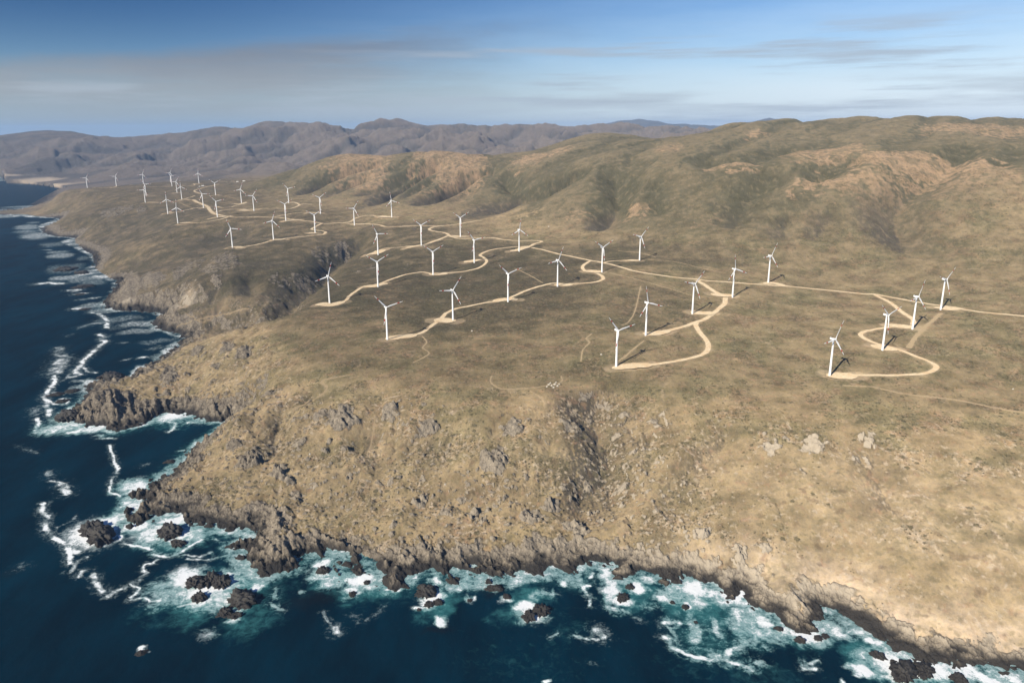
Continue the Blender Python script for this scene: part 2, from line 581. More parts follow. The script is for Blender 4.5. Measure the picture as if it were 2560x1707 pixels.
# brow of the plateau and the slope below it
cz(70, (690, 1000)); cz(84, (900, 1000)); cz(93, (1150, 1000)); cz(97, (1400, 985)); cz(95, (1700, 1005)); cz(92, (2000, 1040)); cz(96, (2300, 1040)); cz(98, (2540, 1030))
cz(68, (1000, 1075)); cz(72, (1250, 1075)); cz(72, (1500, 1080)); cz(38, (1000, 1190)); cz(42, (1250, 1190)); cz(44, (1500, 1200)); cz(44, (1750, 1230)); cz(46, (2000, 1280)); cz(44, (2250, 1330)); cz(46, (2540, 1390)); cz(22, (2300, 1480)); cz(20, (2540, 1540)); cz(20, (2050, 1410)); cz(17, (1960, 1495)); cz(15, (1995, 1530)); cz(11, (2130, 1500)); cz(16, (1745, 1395)); cz(12, (1560, 1400)); cz(12, (960, 1420)); cz(12, (690, 1370))
cz(64, (830, 1075)); cz(36, (800, 1180)); cz(36, (620, 1140)); cz(20, (500, 1190)); cz(50, (560, 1040)); cz(18, (700, 1300)); cz(16, (1000, 1340)); cz(17, (1300, 1340)); cz(17, (1600, 1370)); cz(16, (1850, 1420))
cz(110, (1250, 900)); cz(105, (800, 900)); cz(112, (2450, 930)); cz(110, (1800, 930))
# western slopes
cz(92, (680, 860)); cz(62, (560, 900)); cz(34, (470, 930)); cz(60, (560, 830)); cz(88, (640, 790)); cz(26, (400, 960)); cz(24, (250, 995)); cz(18, (330, 990)); cz(36, (500, 800))
cz(60, (500, 770)); cz(100, (690, 740)); cz(72, (430, 690)); cz(48, (330, 690)); cz(98, (470, 640)); cz(90, (380, 620)); cz(112, (520, 700)); cz(60, (300, 620)); cz(96, (370, 570))
cz(58, (230, 570)); cz(124, (300, 520)); cz(136, (400, 525)); cz(124, (150, 482)); cz(138, (220, 485)); cz(88, (190, 540)); cz(44, (132, 506)); cz(5, (60, 531), (10, 532), (-20, 532)); cz(14, (100, 525)); cz(142, (330, 500))
cz(128, (560, 590)); cz(130, (650, 640)); cz(118, (760, 690))
# plain behind the turbines and the far range
cz(60, (230, 448)); cz(45, (150, 455)); cz(90, (380, 440)); cz(140, (560, 430)); cz(60, (120, 440)); cz(150, (640, 440))
cy(8600, (300, 425), (480, 420)); cy(9200, (100, 412), (620, 405), (0, 418)); cy(10000, (300, 398), (500, 390), (800, 375), (700, 390)); cy(10500, (30, 390), (160, 380)); cy(11000, (280, 372), (600, 350), (900, 345), (1150, 345), (1400, 345))
cy(12500, (0, 338), (50, 330), (98, 325), (175, 327), (220, 336), (253, 343), back=180)
cy(13300, (294, 345), (339, 342), (392, 335), (441, 335), (490, 323), (539, 316), (592, 320), (669, 305), (727, 306), (755, 311), (816, 313), (890, 321), (922, 312), (960, 309),
   (999, 302), (1032, 308), (1089, 308), (1118, 311), (1138, 307), (1183, 307), (1211, 315), (1305, 309), (1334, 315), (1375, 315), (1415, 322), (1456, 318), (1517, 318), (1558, 310), (1617, 322), (1676, 324), (1706, 332), (1765, 332), back=200)
# middle hills
cy(5000, (800, 400), (869, 387), (926, 389), back=110); cy(4950, (999, 388), (1077, 375), (1117, 380), back=110); cy(4650, (1158, 382), back=90); cy(4500, (1211, 391)); cy(4550, (1309, 386), (1375, 372)); cy(4900, (720, 425)); cy(4800, (655, 452)); cz(178, (610, 470))
cy(5600, (1419, 353), (1449, 344), (1533, 336), (1597, 347), (1637, 360), back=150)
cz(196, (760, 490), (690, 480)); cz(200, (900, 500), (830, 490)); cz(204, (1010, 505)); cz(192, (1120, 540)); cz(200, (1200, 530)); cz(214, (1255, 512)); cz(190, (1330, 560)); cz(196, (1450, 575))
cz(182, (1600, 605)); cz(176, (1750, 640)); cz(170, (1950, 655)); cz(166, (2150, 665)); cz(172, (2350, 680)); cz(176, (2560, 700)); cz(150, (2540, 800)); cz(182, (2700, 700))
# the big hill on the right
cy(3500, (1400, 428)); cy(3420, (1480, 415), (1550, 405)); cy(3200, (1650, 398), (1750, 390)); cy(3000, (1850, 385)); cy(2950, (1920, 390), (2050, 388)); cy(2850, (2200, 384)); cy(2760, (2400, 388)); cy(2650, (2560, 393), (2700, 395))
cy(3600, (1700, 372), (1850, 362)); cy(3750, (2000, 345), (2200, 330)); cy(3650, (2400, 320), (2560, 320))
cy(4900, (1765, 333), (1809, 315), back=60); cy(4550, (1854, 307), (1962, 298), back=60); cy(4500, (2115, 294), (2263, 287), back=60); cy(4350, (2436, 290), (2560, 289), (2750, 290), back=60)

cp = np.array(cp, float)
kx, ky_ = 1.0, 0.62


def warp(x, y):
    return np.arctan2(x, y) * kx, np.log(np.hypot(x, y)) * ky_


cu, cv = warp(cp[:, 0], cp[:, 1])
D2 = (cu[:, None] - cu) ** 2 + (cv[:, None] - cv) ** 2
Kx = 0.5 * D2 * np.log(D2 + 1e-12)
n = len(cp)
M = np.zeros((n + 3, n + 3))
lam = np.full(n, 3e-5); lam[:len(TURBINES)] = 1e-5
M[:n, :n] = Kx + np.diag(lam)
M[:n, n] = M[n, :n] = 1; M[:n, n + 1] = M[n + 1, :n] = cu; M[:n, n + 2] = M[n + 2, :n] = cv
wts = np.linalg.solve(M, np.r_[cp[:, 2], 0, 0, 0])


def tps(x, y):
    u, v = warp(x, y)
    u = u.astype(np.float32); v = v.astype(np.float32)
    out = (wts[n] + wts[n + 1] * u + wts[n + 2] * v).astype(np.float32)
    for k in range(n):
        d2 = (u - np.float32(cu[k])) ** 2 + (v - np.float32(cv[k])) ** 2
        out += np.float32(0.5 * wts[k]) * d2 * np.log(d2 + np.float32(1e-12))
    return out


HB = np.concatenate([tps(a, b) for a, b in zip(np.array_split(GX, 8), np.array_split(GY, 8))])
HB0 = HB.reshape(NR, NT_).copy()


def on_land(px, py, F=None):
    """where the line of sight of a photo point meets the land"""
    F = HB0 if F is None else F
    a, f, u = (float(q) for q in ray(px, py))
    lo = 565.0 / math.hypot(a, f); t = lo
    step = 1.004
    prev = lo
    while t * math.hypot(a, f) < 15000:
        if EYE + u * t < float(sample(F, a * t, f * t)):
            l, h = prev, t
            for _ in range(12):
                m = (l + h) / 2
                if EYE + u * m < float(sample(F, a * m, f * m)):
                    h = m
                else:
                    l = m
            t = (l + h) / 2
            return a * t, f * t
        prev = t
        t *= step
    return a * t, f * t


def land_line(pts, F=None):
    return [on_land(p[0], p[1], F) for p in pts]


def spot_fields(spots, x, y):
    """soft blobs given as photo ellipses (x, y, rx, ry) -> field on the ground"""
    out = np.zeros(x.shape, np.float32)
    for s in spots:
        cx, cy_ = on_land(s[0], s[1])
        r = math.hypot(cx, cy_)
        ax = s[2] * r / FOCAL                                   # half width across the line of sight
        sl = max(0.08, (EYE - float(sample(HB0, cx, cy_))) / r)
        ux, uy = on_land(s[0], s[1] - s[3]); vx, vy = on_land(s[0], s[1] + s[3])
        ay = min(max(0.5 * abs(math.hypot(ux, uy) - math.hypot(vx, vy)), ax * 0.4), ax * 5)
        dxr, dyr = cy_ / r, -cx / r
        px_ = (x - cx) * dxr + (y - cy_) * dyr
        py_ = (x - cx) * cx / r + (y - cy_) * cy_ / r
        d = np.sqrt((px_ / ax) ** 2 + (py_ / ay) ** 2)
        out = np.maximum(out, sstep(1.25, 0.55, d) * (s[4] if len(s) > 4 else 1.0))
    return out


# ---- gullies and ravines (photo line, width m, depth m, fade at the ends)
GULLIES = [
    (c2(( -750, 1190), (-560, 1090), (-250, 985), (-10, 975), (200, 850), (420, 750), (560, 700)), 108, 66),      # big ravine west
    (c2((-300, 1700), (200, 1560), (560, 1480), (760, 1440), (930, 1290), (1050, 1170), (1200, 1090), (1290, 960), (1420, 870), (1530, 800), (1700, 770)), 70, 52),
    (c2((-330, 1480), (-150, 1360), (150, 1330), (200, 1270), (280, 1130)), 45, 26),
    (c2((560, 1350), (540, 1200), (520, 1080)), 40, 24),
    (c2((2640, 700), (2500, 690), (2050, 700), (1900, 730)), 22, 8),
    ([(1462, 960), (1478, 990), (1500, 1040), (1517, 1100), (1508, 1170), (1490, 1240), (1470, 1330)], 52, 34),
    ([(1822, 1040), (1815, 1080), (1760, 1150), (1690, 1230), (1600, 1330)], 34, 7),
    ([(2150, 1080), (2190, 1150), (2230, 1260), (2290, 1360)], 34, 8),
    ([(690, 1010), (700, 1090), (690, 1180)], 40, 10), ([(930, 1050), (925, 1120), (905, 1200)], 36, 6), ([(1085, 1060), (1075, 1130), (1060, 1200)], 36, 7),
    ([(566, 1020), (600, 1000), (660, 985)], 36, 9),
    (h5((250, 290), (310, 400), (260, 500), (220, 590), (190, 650)), 75, 34),
    (h5((500, 330), (480, 430), (500, 500), (515, 570)), 70, 26),
    (h5((1100, 290), (1050, 360), (960, 430), (930, 500), (900, 570), (860, 640)), 80, 30),
    (h5((1560, 250), (1430, 290), (1330, 330), (1290, 380)), 80, 26),
    (h5((2120, 180), (1990, 250), (1890, 310), (1790, 400), (1700, 480), (1715, 560), (1740, 640), (1800, 740), (1870, 820)), 95, 44),
    (h5((1250, 190), (1100, 215), (950, 240), (800, 255), (650, 265)), 110, 30),
    (h5((1420, 480), (1380, 560), (1320, 640), (1280, 720)), 70, 14), (h5((1170, 530), (1140, 620), (1150, 720)), 70, 14),
    (h5((2352, 180), (2240, 300), (2200, 320)), 80, 24),
    (h2((800, 325), (680, 345), (560, 375), (430, 430), (350, 480), (250, 520)), 75, 36),
    (h2((720, 385), (610, 430), (480, 500), (380, 540)), 60, 20),
    (h2((960, 320), (900, 370), (790, 440), (690, 480), (600, 520)), 70, 26),
    (h2((1090, 300), (990, 350), (900, 395), (850, 430), (770, 495), (690, 560), (600, 590)), 85, 44),
    (h2((1060, 370), (980, 430), (900, 480), (840, 540)), 60, 18),
    (h2((1380, 335), (1240, 365), (1150, 430), (1080, 480), (1010, 520), (930, 570)), 85, 44),
    (h2((1260, 420), (1180, 500), (1120, 560)), 60, 14),
    (h2((1780, 350), (1700, 410), (1620, 450), (1510, 492), (1390, 555), (1260, 610), (1130, 650)), 110, 50),
    (h2((1380, 370), (1440, 420), (1505, 488)), 70, 26),
    (h2((2060, 420), (2020, 500), (1950, 610), (1900, 680)), 70, 30),
]
carve = np.zeros_like(HB)
wx = fbm(GX / 90, GY / 90, 3, 5) * 16
wy = fbm(GX / 90, GY / 90, 3, 9) * 16
for px_line, width, depth in GULLIES:
    line = land_line(px_line)
    idx, d, a = near_line(GX, GY, line, width * 3)
    if len(idx) == 0:
        continue
    d, a = seg_dist(GX[idx] + wx[idx], GY[idx] + wy[idx], np.array(line, np.float32))
    m = len(line) - 1
    fade = min(1.4 if math.hypot(*line[0]) < 2900 else 0.7, 0.35 * m)
    ends = sstep(0, fade, a) * sstep(0, fade, m - a) * 0.95 + 0.05
    prof = np.exp(-np.abs(d / width) ** 1.5 * 1.4)
    carve[idx] = np.maximum(carve[idx], prof * depth * ends * ((2.6 if line[0][0] < 450 else 1.25) * np.clip((HB[idx] - 182) / 90, 0.12, 1) if math.hypot(*line[0]) > 2900 else 1.0))
carve = np.minimum(carve, np.maximum(HB - 9, 0) * 0.75)
HB = HB - carve

# ---- rocky outcrops (photo ellipses)
OUTCROPS = (
    g7((170, 500), (330, 580), (720, 250), (1010, 210), (1240, 300), (1660, 520), (1760, 320), (450, 390), (385, 630), (440, 710), (2010, 765), (1890, 835), (2140, 890), (2220, 585), (2130, 270), (2230, 130), (590, 240), (560, 780), (1215, 740), (1530, 810), (1040, 900), (2270, 750), (2310, 820), (1600, 860), (60, 400), (640, 390), (1230, 600), (720, 430), (960, 640)),
    [90, 60, 105, 60, 60, 105, 75, 55, 45, 40, 60, 70, 75, 35, 60, 22, 60, 25, 50, 60, 25, 25, 25, 45, 50, 25, 40, 40, 30],
    [1.0, 1.0, .8, .9, 1, .8, .7, .6, .8, .7, 1, .9, 1, .8, .5, .4, .5, .7, .8, .7, .8, .7, .7, .6, .6, .6, .4, .5, .35])
outs = [(p[0], p[1], r / 2.45, r / 2.45 * 0.8, a) for p, r, a in zip(*OUTCROPS)]
for (x_, y_, r_, a_) in [(1080, 420, 75, .4), (1290, 430, 75, .45), (1560, 400, 50, .4), (1520, 490, 60, .35), (500, 280, 90, .3), (330, 270, 80, .3), (1240, 560, 50, .3), (1400, 600, 50, .25), (720, 870, 45, .8), (920, 960, 60, .7), (1040, 930, 40, .7), (100, 840, 60, .8)]:
    q = g8((x_, y_))[0]; outs.append((q[0], q[1], r_ / 2.0276, r_ / 2.0276 * 0.8, a_))
for (x_, y_, rx_, ry_, a_) in [(1150, 1230, 130, 190, 1.2), (1380, 1170, 150, 90, .9), (1750, 1020, 170, 80, .7), (2060, 1010, 170, 110, .7), (1990, 1160, 60, 60, .8), (1640, 1130, 70, 60, .8), (1080, 540, 170, 50, .7), (1300, 530, 50, 40, .8), (830, 400, 130, 60, .4), (560, 400, 120, 70, .35), (1480, 760, 150, 50, .4), (950, 640, 120, 60, .35)]:
    q = c1((x_, y_))[0]; outs.append((q[0], q[1], rx_ / K, ry_ / K, a_ * 0.6))
for (x_, y_, rx_, ry_, a_) in [(950, 1120, 260, 130, 1.25), (1300, 1180, 200, 80, 1.1), (1550, 850, 80, 90, .7), (2080, 610, 70, 60, .8), (2230, 650, 90, 60, .7), (1800, 650, 70, 50, .6), (1990, 790, 40, 30, .7), (1950, 1180, 160, 60, .8), (1650, 1130, 90, 60, .8), (1520, 1020, 30, 30, .8), (1330, 800, 90, 50, .6)]:
    q = s0((x_, y_))[0]; outs.append((q[0], q[1], rx_ / K, ry_ / K, a_))
for (x_, y_, rx_, ry_, a_) in [(1380, 840, 90, 60, .8), (1180, 910, 120, 60, .6), (1020, 1120, 120, 60, .7), (800, 1150, 120, 60, .6), (220, 1050, 170, 70, .7), (1620, 1070, 170, 30, .5), (2000, 1050, 120, 35, .4), (810, 1480, 60, 40, .6), (950, 1370, 40, 40, .5), (1700, 770, 100, 25, .4), (2050, 705, 60, 20, .5), (1050, 1230, 60, 40, .5)]:
    q = c2((x_, y_))[0]; outs.append((q[0], q[1], rx_ / K, ry_ / K, a_ * 0.6))
# countless smaller ledges on the coastal slopes
OUT = spot_fields(outs, GX + fbm(GX / 22, GY / 22, 3, 61) * 14, GY + fbm(GX / 22, GY / 22, 3, 67) * 14)
OUT *= 0.75 + 0.9 * np.clip(fbm(GX / 16, GY / 16, 4, 71) + 0.35, 0, 1)
led = fbm(GX / 38, GY / 26, 5, 73) + 0.35 * fbm(GX / 200, GY / 200, 2, 79)
OUT = np.maximum(OUT, sstep(0.24, 0.5, led) * 0.6 * sstep(96, 70, HB) * sstep(5, 14, HB) * sstep(2600, 2000, GR) * sstep(500, 100, GX))

# ---- relief
hill = np.clip((HB - 200) / 130, 0, 1) * sstep(2300, 2900, GY)
far = sstep(6000, 9500, GR) * np.clip((HB - 60) / 200, 0, 1)
qx = GX + fbm(GX / 500, GY / 500, 3, 21) * 130; qy = GY + fbm(GX / 500, GY / 500, 3, 29) * 130
gul = ridged((qx * 0.88 - qy * 0.47) / 360, (qx * 0.47 + qy * 0.88) / 1500, 4, 31, 0.45)
HB = HB + hill * (0.16 - gul) * 36 * (1 - far)
gulf = ridged((qx * 0.9 - qy * 0.4) / 860, (qx * 0.4 + qy * 0.9) / 1700, 6, 43, 0.56)
HB = HB + far * ((0.28 - gulf) * 0.7 + (ridged((qx * .6 - qy * .8) / 1900, (qx * .8 + qy * .6) / 1500, 6, 49, 0.5) - 0.55) * 0.9 + 0.3 * fbm(qx / 700, qy / 1100, 4, 47)) * 270 * sstep(15500, 11000, GR)
bluff = sstep(8, 25, HB) * sstep(100, 80, HB) * sstep(2600, 1900, GR)
HB = HB + bluff * (0.22 - ridged(GX / 120 + wx / 200, GY / 330, 4, 121, 0.5)) * np.where(GX > 250, 9, 15)
HB = HB + bluff * (ridged((GX * .8 + GY * .6) / 52, (GY * .8 - GX * .6) / 80, 5, 127, 0.55) - 0.33) * np.where(GX > 250, 2.5, 6.5)
HB = HB + fbm(GX / 210, GY / 210, 4, 3) * (4.0 + 4 * hill) * sstep(30, 200, SD)
HB = HB + fbm(GX / 45, GY / 45, 4, 13) * (0.9 + 1.0 * hill + 1.3 * sstep(90, 60, HB) + 3 * OUT)

# ---- shore: broken rock that steps down into the sea
nearm = np.nonzero((SD > -70) & (SD < 260) & (GR < 7000))[0]
x, y = GX[nearm], GY[nearm]
front = sstep(2600, 1500, y)                                    # the detailed nearer shore
cliffy = sstep(120, -120, x)                                    # craggier to the west, smoother rock slabs to the east
dd = SD[nearm] + fbm(x / 30, y / 30, 4, 51) * (7 + 6 * cliffy + 8 * sstep(1300, 1900, y)) + fbm(x / 9, y / 9, 3, 55) * 4
rdg = ridged((x * 0.8 + y * 0.6) / 26, (-x * 0.6 + y * 0.8) / 46, 5, 71, 0.55)
edge, cid = cells((x * 0.8 + y * 0.6 + fbm(x / 12, y / 12, 2, 81) * 5) / 12, (-x * 0.6 + y * 0.8) / 19, 7)
edge2, cid2 = cells((x + fbm(x / 5, y / 5, 2, 83) * 2) / 5.0, y / 7.0, 11)
crag = (rdg - 0.35) * 8.5 + (cid - 0.45) * 5.5 * sstep(0.0, 0.18, edge) + (cid2 - 0.5) * 3.0 * sstep(0, .2, edge2) - 1.6 * sstep(0.12, 0.0, edge)
band = np.exp(-((dd - 22) / (30 + 10 * cliffy)) ** 2) * (0.55 + 0.75 * cliffy) + np.exp(-((dd + 6) / 26) ** 2) * (0.6 + 0.7 * sstep(1700, 2300, y))
band = 0.85 * band * (0.5 + 0.5 * front) * (1 + 0.9 * sstep(1700, 2400, y))
band = band * (0.45 + 1.0 * np.clip(fbm(x / 105, y / 105, 3, 131) + 0.45, 0, 1.1))
cap = np.where(dd > 0, 1.0 + (0.36 + 0.16 * cliffy) * dd + 0.0045 * dd * dd, dd * 0.5)
h = HB[nearm]
k = 5.0
h = -k * np.log(np.exp(-np.clip(h, -60, 300) / k) + np.exp(-np.clip(cap, -60, 300) / k))
h = h + crag * band
o = OUT[nearm]
HB[nearm] = np.maximum(h, -14)
deep = SD <= -70
HB[deep] = -14
# crags on the outcrops
om = np.nonzero((OUT > 0.02) & (SD > -20))[0]
x, y, o = GX[om], GY[om], OUT[om]
sc = np.clip(GR[om] / 1500, 1, 3)
e3, cd3 = cells((x * 0.85 + y * 0.5 + fbm(x / 14, y / 14, 2, 91) * 6) / (11 * sc), (-x * 0.5 + y * 0.85) / (17 * sc), 17)
e4, cd4 = cells(x / (4.5 * sc), y / (6 * sc), 19)
rd = ridged((x * 0.7 + y * 0.7) / (24 * sc), (-x * 0.7 + y * 0.7) / (42 * sc), 5, 97, 0.55)
HB[om] += o * np.where(GR[om] > 1750, 0.6, 1.25) * sc * ((rd - 0.3) * 9 + (cd3 - 0.35) * 6 * sstep(0, .15, e3) + (cd4 - 0.5) * 2.4 * sstep(0, .15, e4) - 1.5 * sstep(0.1, 0, e3) + 1.5)

# ---- the turbines' feet sit where they were surveyed
tz = np.array(TURBINES)
num = np.zeros_like(HB); den = np.zeros_like(HB)
G0 = HB.reshape(NR, NT_)
for X_, Y_, Z_, _p in TURBINES:
    dlt = Z_ - float(sample(G0, X_, Y_))
    s_ = 60 + 0.02 * math.hypot(X_, Y_)
    idx = np.nonzero((np.abs(GX - X_) < 3 * s_) & (np.abs(GY - Y_) < 3 * s_))[0]
    w_ = np.exp(-((GX[idx] - X_) ** 2 + (GY[idx] - Y_) ** 2) / (s_ * s_))
    num[idx] += w_ * dlt; den[idx] += w_
HB += num / np.maximum(1.0, den)
HG = HB.reshape(NR, NT_).copy()

# ================================================================== gravel roads, pads and footpaths (photo lines, width in metres)
ROADS = [
    (7.5, c5((3300, 720), (2900, 672), (2500, 640), (2350, 628), (2100, 605), (1850, 575), (1700, 545), (1500, 520), (1300, 487), (1000, 430), (900, 425), (600, 395), (300, 365), (0, 345)) + c4(
        (1750, 577), (1500, 557), (1300, 545), (1000, 525), (850, 505), (600, 480), (350, 440), (200, 400), (100, 372), (0, 352)) + c3(
        (1750, 630), (1600, 600), (1450, 570), (1300, 530), (1210, 512))),
    (8, c3((1130, 515), (1190, 500), (1240, 475), (1300, 458), (1250, 448), (1100, 450), (950, 440), (830, 422), (700, 425), (560, 430), (480, 415), (420, 380), (330, 365), (270, 348), (300, 328), (400, 312), (550, 295), (750, 262))),
    (8, c3((390, 315), (200, 312), (0, 322)) + c2((2000, 683), (1800, 690), (1700, 670), (1560, 665), (1400, 655), (1260, 660), (1200, 658), (1100, 640), (1000, 630), (870, 613), (730, 603), (600, 600), (400, 600), (340, 595))),
    (13, fb((870, 1035), (760, 1040), (620, 1010), (560, 990), (490, 940), (430, 860), (350, 825), (240, 780), (180, 745), (60, 740), (-110, 748))),
    (8, fb((-110, 748), (0, 720), (120, 690), (200, 660))), (8, fb((330, 625), (250, 605), (190, 580), (230, 550), (330, 522), (460, 490), (640, 448))),
    (8, c2((1240, 660), (1440, 645), (1500, 610), (1580, 590), (1650, 585), (1760, 598))),
    (8, c2((1200, 658), (1130, 690), (1100, 712), (1160, 722), (1225, 735), (1200, 760), (1100, 770), (950, 785), (750, 812), (600, 850), (400, 885))),
    (7, c2((730, 603), (850, 580), (1000, 560), (1180, 560))),
    (8, fb((570, 965), (700, 935), (900, 910), (1100, 905), (1300, 905), (1600, 895), (1900, 898), (2050, 870), (2120, 830), (2050, 790), (1960, 778))),
    (8, fb((2120, 830), (2200, 815), (2350, 820))),
    (7, fb((430, 860), (600, 860), (700, 880), (850, 870), (1000, 830), (1060, 810), (1140, 775))),
    (7, fa((2400, 862), (2250, 880), (1985, 935), (1850, 965), (1690, 985))),
    (8, fb((830, 1045), (700, 1090), (500, 1130), (250, 1160), (0, 1175), (-100, 1172))),
    (7, fa((1985, 745), (1700, 770), (1500, 785), (1240, 795))),
    (7, fa((2160, 440), (2150, 470), (1770, 487), (1500, 498), (1060, 503), (600, 515), (220, 515))),
    (6, fa((600, 505), (750, 482), (1000, 460), (1240, 440))), (7, fa((1480, 655), (1300, 660))),
    (9, fb((1395, 362), (1080, 380), (860, 388))), (6, fb((600, 400), (980, 412))),
    (7, c2((1600, 955), (1760, 890), (1950, 875), (2110, 860), (2250, 815), (2350, 770))),
    (6.5, c3((50, 500), (200, 490), (300, 455), (440, 405))),
    (7, c2((1260, 1405), (1400, 1370), (1450, 1320), (1570, 1240), (1700, 1220), (1790, 1185), (1950, 1130), (2100, 1105), (2213, 1120)) + c3((450, 745), (620, 725), (740, 690), (795, 640), (770, 605), (735, 580), (800, 545), (900, 522), (1000, 510), (1100, 505), (1150, 508))),
    (7.5, c3((-60, 1345), (180, 1300), (260, 1250), (330, 1200), (390, 1150), (430, 1110), (520, 1070), (650, 1045), (800, 1015), (930, 1000), (1060, 950), (1150, 910), (1250, 875), (1350, 850), (1420, 838), (1600, 845), (1780, 830), (1865, 800), (1840, 765), (1780, 745), (1710, 735), (1675, 700), (1690, 670), (1750, 632))),
    (6, c3((1870, 655), (1900, 642), (2000, 632), (2200, 630))),
    (9, c4((890, 520), (960, 560), (1050, 620), (1130, 660))),
    (9, c4((1150, 675), (1145, 730), (1090, 780), (1030, 830), (950, 880), (870, 905), (760, 945), (600, 985), (420, 1010))),
    (8, c4((890, 900), (880, 930), (920, 1000), (970, 1060), (995, 1120), (970, 1180), (880, 1220), (750, 1250), (500, 1290), (170, 1310))),
    (8, c5((980, 430), (1130, 510), (1230, 590), (1330, 660), (1330, 710))),
    (7.5, c5((1340, 715), (1150, 725), (1000, 745), (880, 770), (850, 800), (900, 840), (1000, 880), (1080, 900), (1200, 935), (1330, 985), (1470, 1040), (1545, 1085), (1510, 1130), (1400, 1160), (1200, 1170), (900, 1170), (580, 1165))),
]
PADS = [
    (22, c4((110, 1325), (300, 1310), (480, 1290))), (22, c4((390, 1005), (500, 1010), (640, 985))), (24, c4((830, 808), (950, 825), (1060, 815))), (24, c4((1020, 640), (1120, 660), (1240, 662))), (20, c4((1500, 550), (1600, 548), (1700, 568))),
    (28, c5((545, 1155), (660, 1180), (820, 1175))), (22, c5((950, 890), (1080, 925), (1190, 930))), (26, c5((1110, 705), (1220, 722), (1350, 735))), (26, c5((1530, 545), (1650, 562), (1780, 562))),
    (32, c3((310, 1180), (400, 1180), (510, 1185))), (26, c3((850, 1005), (960, 988), (1080, 990))), (26, c3((-130, 1355), (0, 1332), (150, 1312))), (24, c3((1420, 850), (1500, 858), (1590, 845))), (26, c3((1700, 725), (1780, 735), (1860, 738))),
    (20, c3((2060, 632), (2200, 632))), (26, c3((1010, 545), (1100, 530), (1180, 500))), (26, c3((590, 650), (690, 632), (750, 625))), (26, c3((480, 405), (560, 412), (605, 405))), (26, c2((1960, 885), (2050, 868), (2120, 860))),
    (34, c2((1610, 945), (1700, 928), (1760, 900))), (28, c3((265, 757), (350, 757), (440, 745))), (28, c2((1580, 1240), (1690, 1228), (1790, 1205))), (28, c2((1150, 1398), (1270, 1405), (1400, 1375))), (30, c2((1720, 592), (1800, 602), (1870, 597))),
    (26, c2((1490, 668), (1560, 668), (1600, 662))), (22, c2((1070, 745), (1150, 748))), (18, c2((1050, 562), (1200, 564))), (26, c2((840, 637), (900, 632), (990, 624))), (22, c2((740, 808), (860, 803))), (22, c2((330, 880), (460, 885))),
    (30, fb((1950, 785), (2050, 785))), (32, fb((1040, 922), (1180, 937), (1310, 920))), (22, fb((930, 807), (1050, 812), (1140, 782))), (26, fb((500, 1072), (620, 1062), (820, 1038))), (20, fb((310, 892), (420, 882))), (24, fb((510, 660), (650, 652))),
    (20, fa((1600, 985), (1760, 977))), (20, fa((1880, 1175), (2100, 1165))), (20, fa((1230, 795), (1520, 787))), (20, fa((1940, 725), (2060, 712))), (18, fa((1780, 612), (1910, 605))), (20, fa((2160, 445), (2290, 437))),
    (14, fb((290, 490), (380, 480))), (12, fb((930, 410), (1010, 410))),
]
PATHS = [
    (3.0, c5((700, 1262), (1000, 1285), (1200, 1330), (1500, 1370), (1800, 1410), (2100, 1470), (2450, 1525), (2700, 1585), (3000, 1640))), (7.0, c5((1590, 600), (1450, 720), (1350, 830), (1290, 920))),
    (2.6, g7((760, -4), (600, 30), (632, 70), (600, 115), (520, 155), (440, 190), (425, 220))), (2.2, c3((205, 1325), (245, 1380), (208, 1430), (268, 1480), (200, 1530), (120, 1568))),
    (1.6, g7((1640, 0), (1635, 40), (1700, 80), (1800, 78), (1900, 72), (2060, 40), (2065, 0))), (1.5, g7((1880, 95), (1960, 150), (1965, 200))), (1.6, g7((925, 240), (915, 340), (880, 480))),
    (2.0, c4((385, 1085), (280, 1170), (170, 1260))), (2.0, c3((2240, 1365), (2130, 1460), (2040, 1540))), (1.8, c4((90, 450), (300, 500), (500, 555), (720, 620), (880, 670))), (1.8, c4((440, 330), (700, 350), (950, 410), (1150, 450))),
    (2.0, c3((1050, 700), (1180, 760), (1310, 835))), (1.8, c4((375, 570), (320, 800), (260, 900), (200, 930))), (2.0, c3((2350, 600), (2200, 560), (2000, 540))), (2.0, c3((1760, 1300), (1710, 1350), (1740, 1380), (1680, 1450), (1660, 1560))),
    (2.2, fb((620, 650), (800, 670), (950, 720), (1100, 760))), (2.0, s0((1620, 440), (1800, 370), (1980, 330), (2290, 265))), (1.6, s0((1700, 310), (1840, 385), (1990, 330))), (1.8, fa((1890, 765), (2050, 850), (2180, 890))),
]


def resample(line, step):
    """smooth (Catmull-Rom) and even out a ground line"""
    p = np.array(line, float)
    p = np.vstack([2 * p[0] - p[1], p, 2 * p[-1] - p[-2]])
    out = []
    for i in range(1, len(p) - 2):
        m = max(2, int(np.hypot(*(p[i + 1] - p[i])) / step))
        for t in np.linspace(0, 1, m, endpoint=False):
            a, b, c, d = p[i - 1], p[i], p[i + 1], p[i + 2]
            out.append(0.5 * (2 * b + (c - a) * t + (2 * a - 5 * b + 4 * c - d) * t * t + (3 * b - a - 3 * c + d) * t ** 3))
    out.append(p[-2])
    return np.array(out)


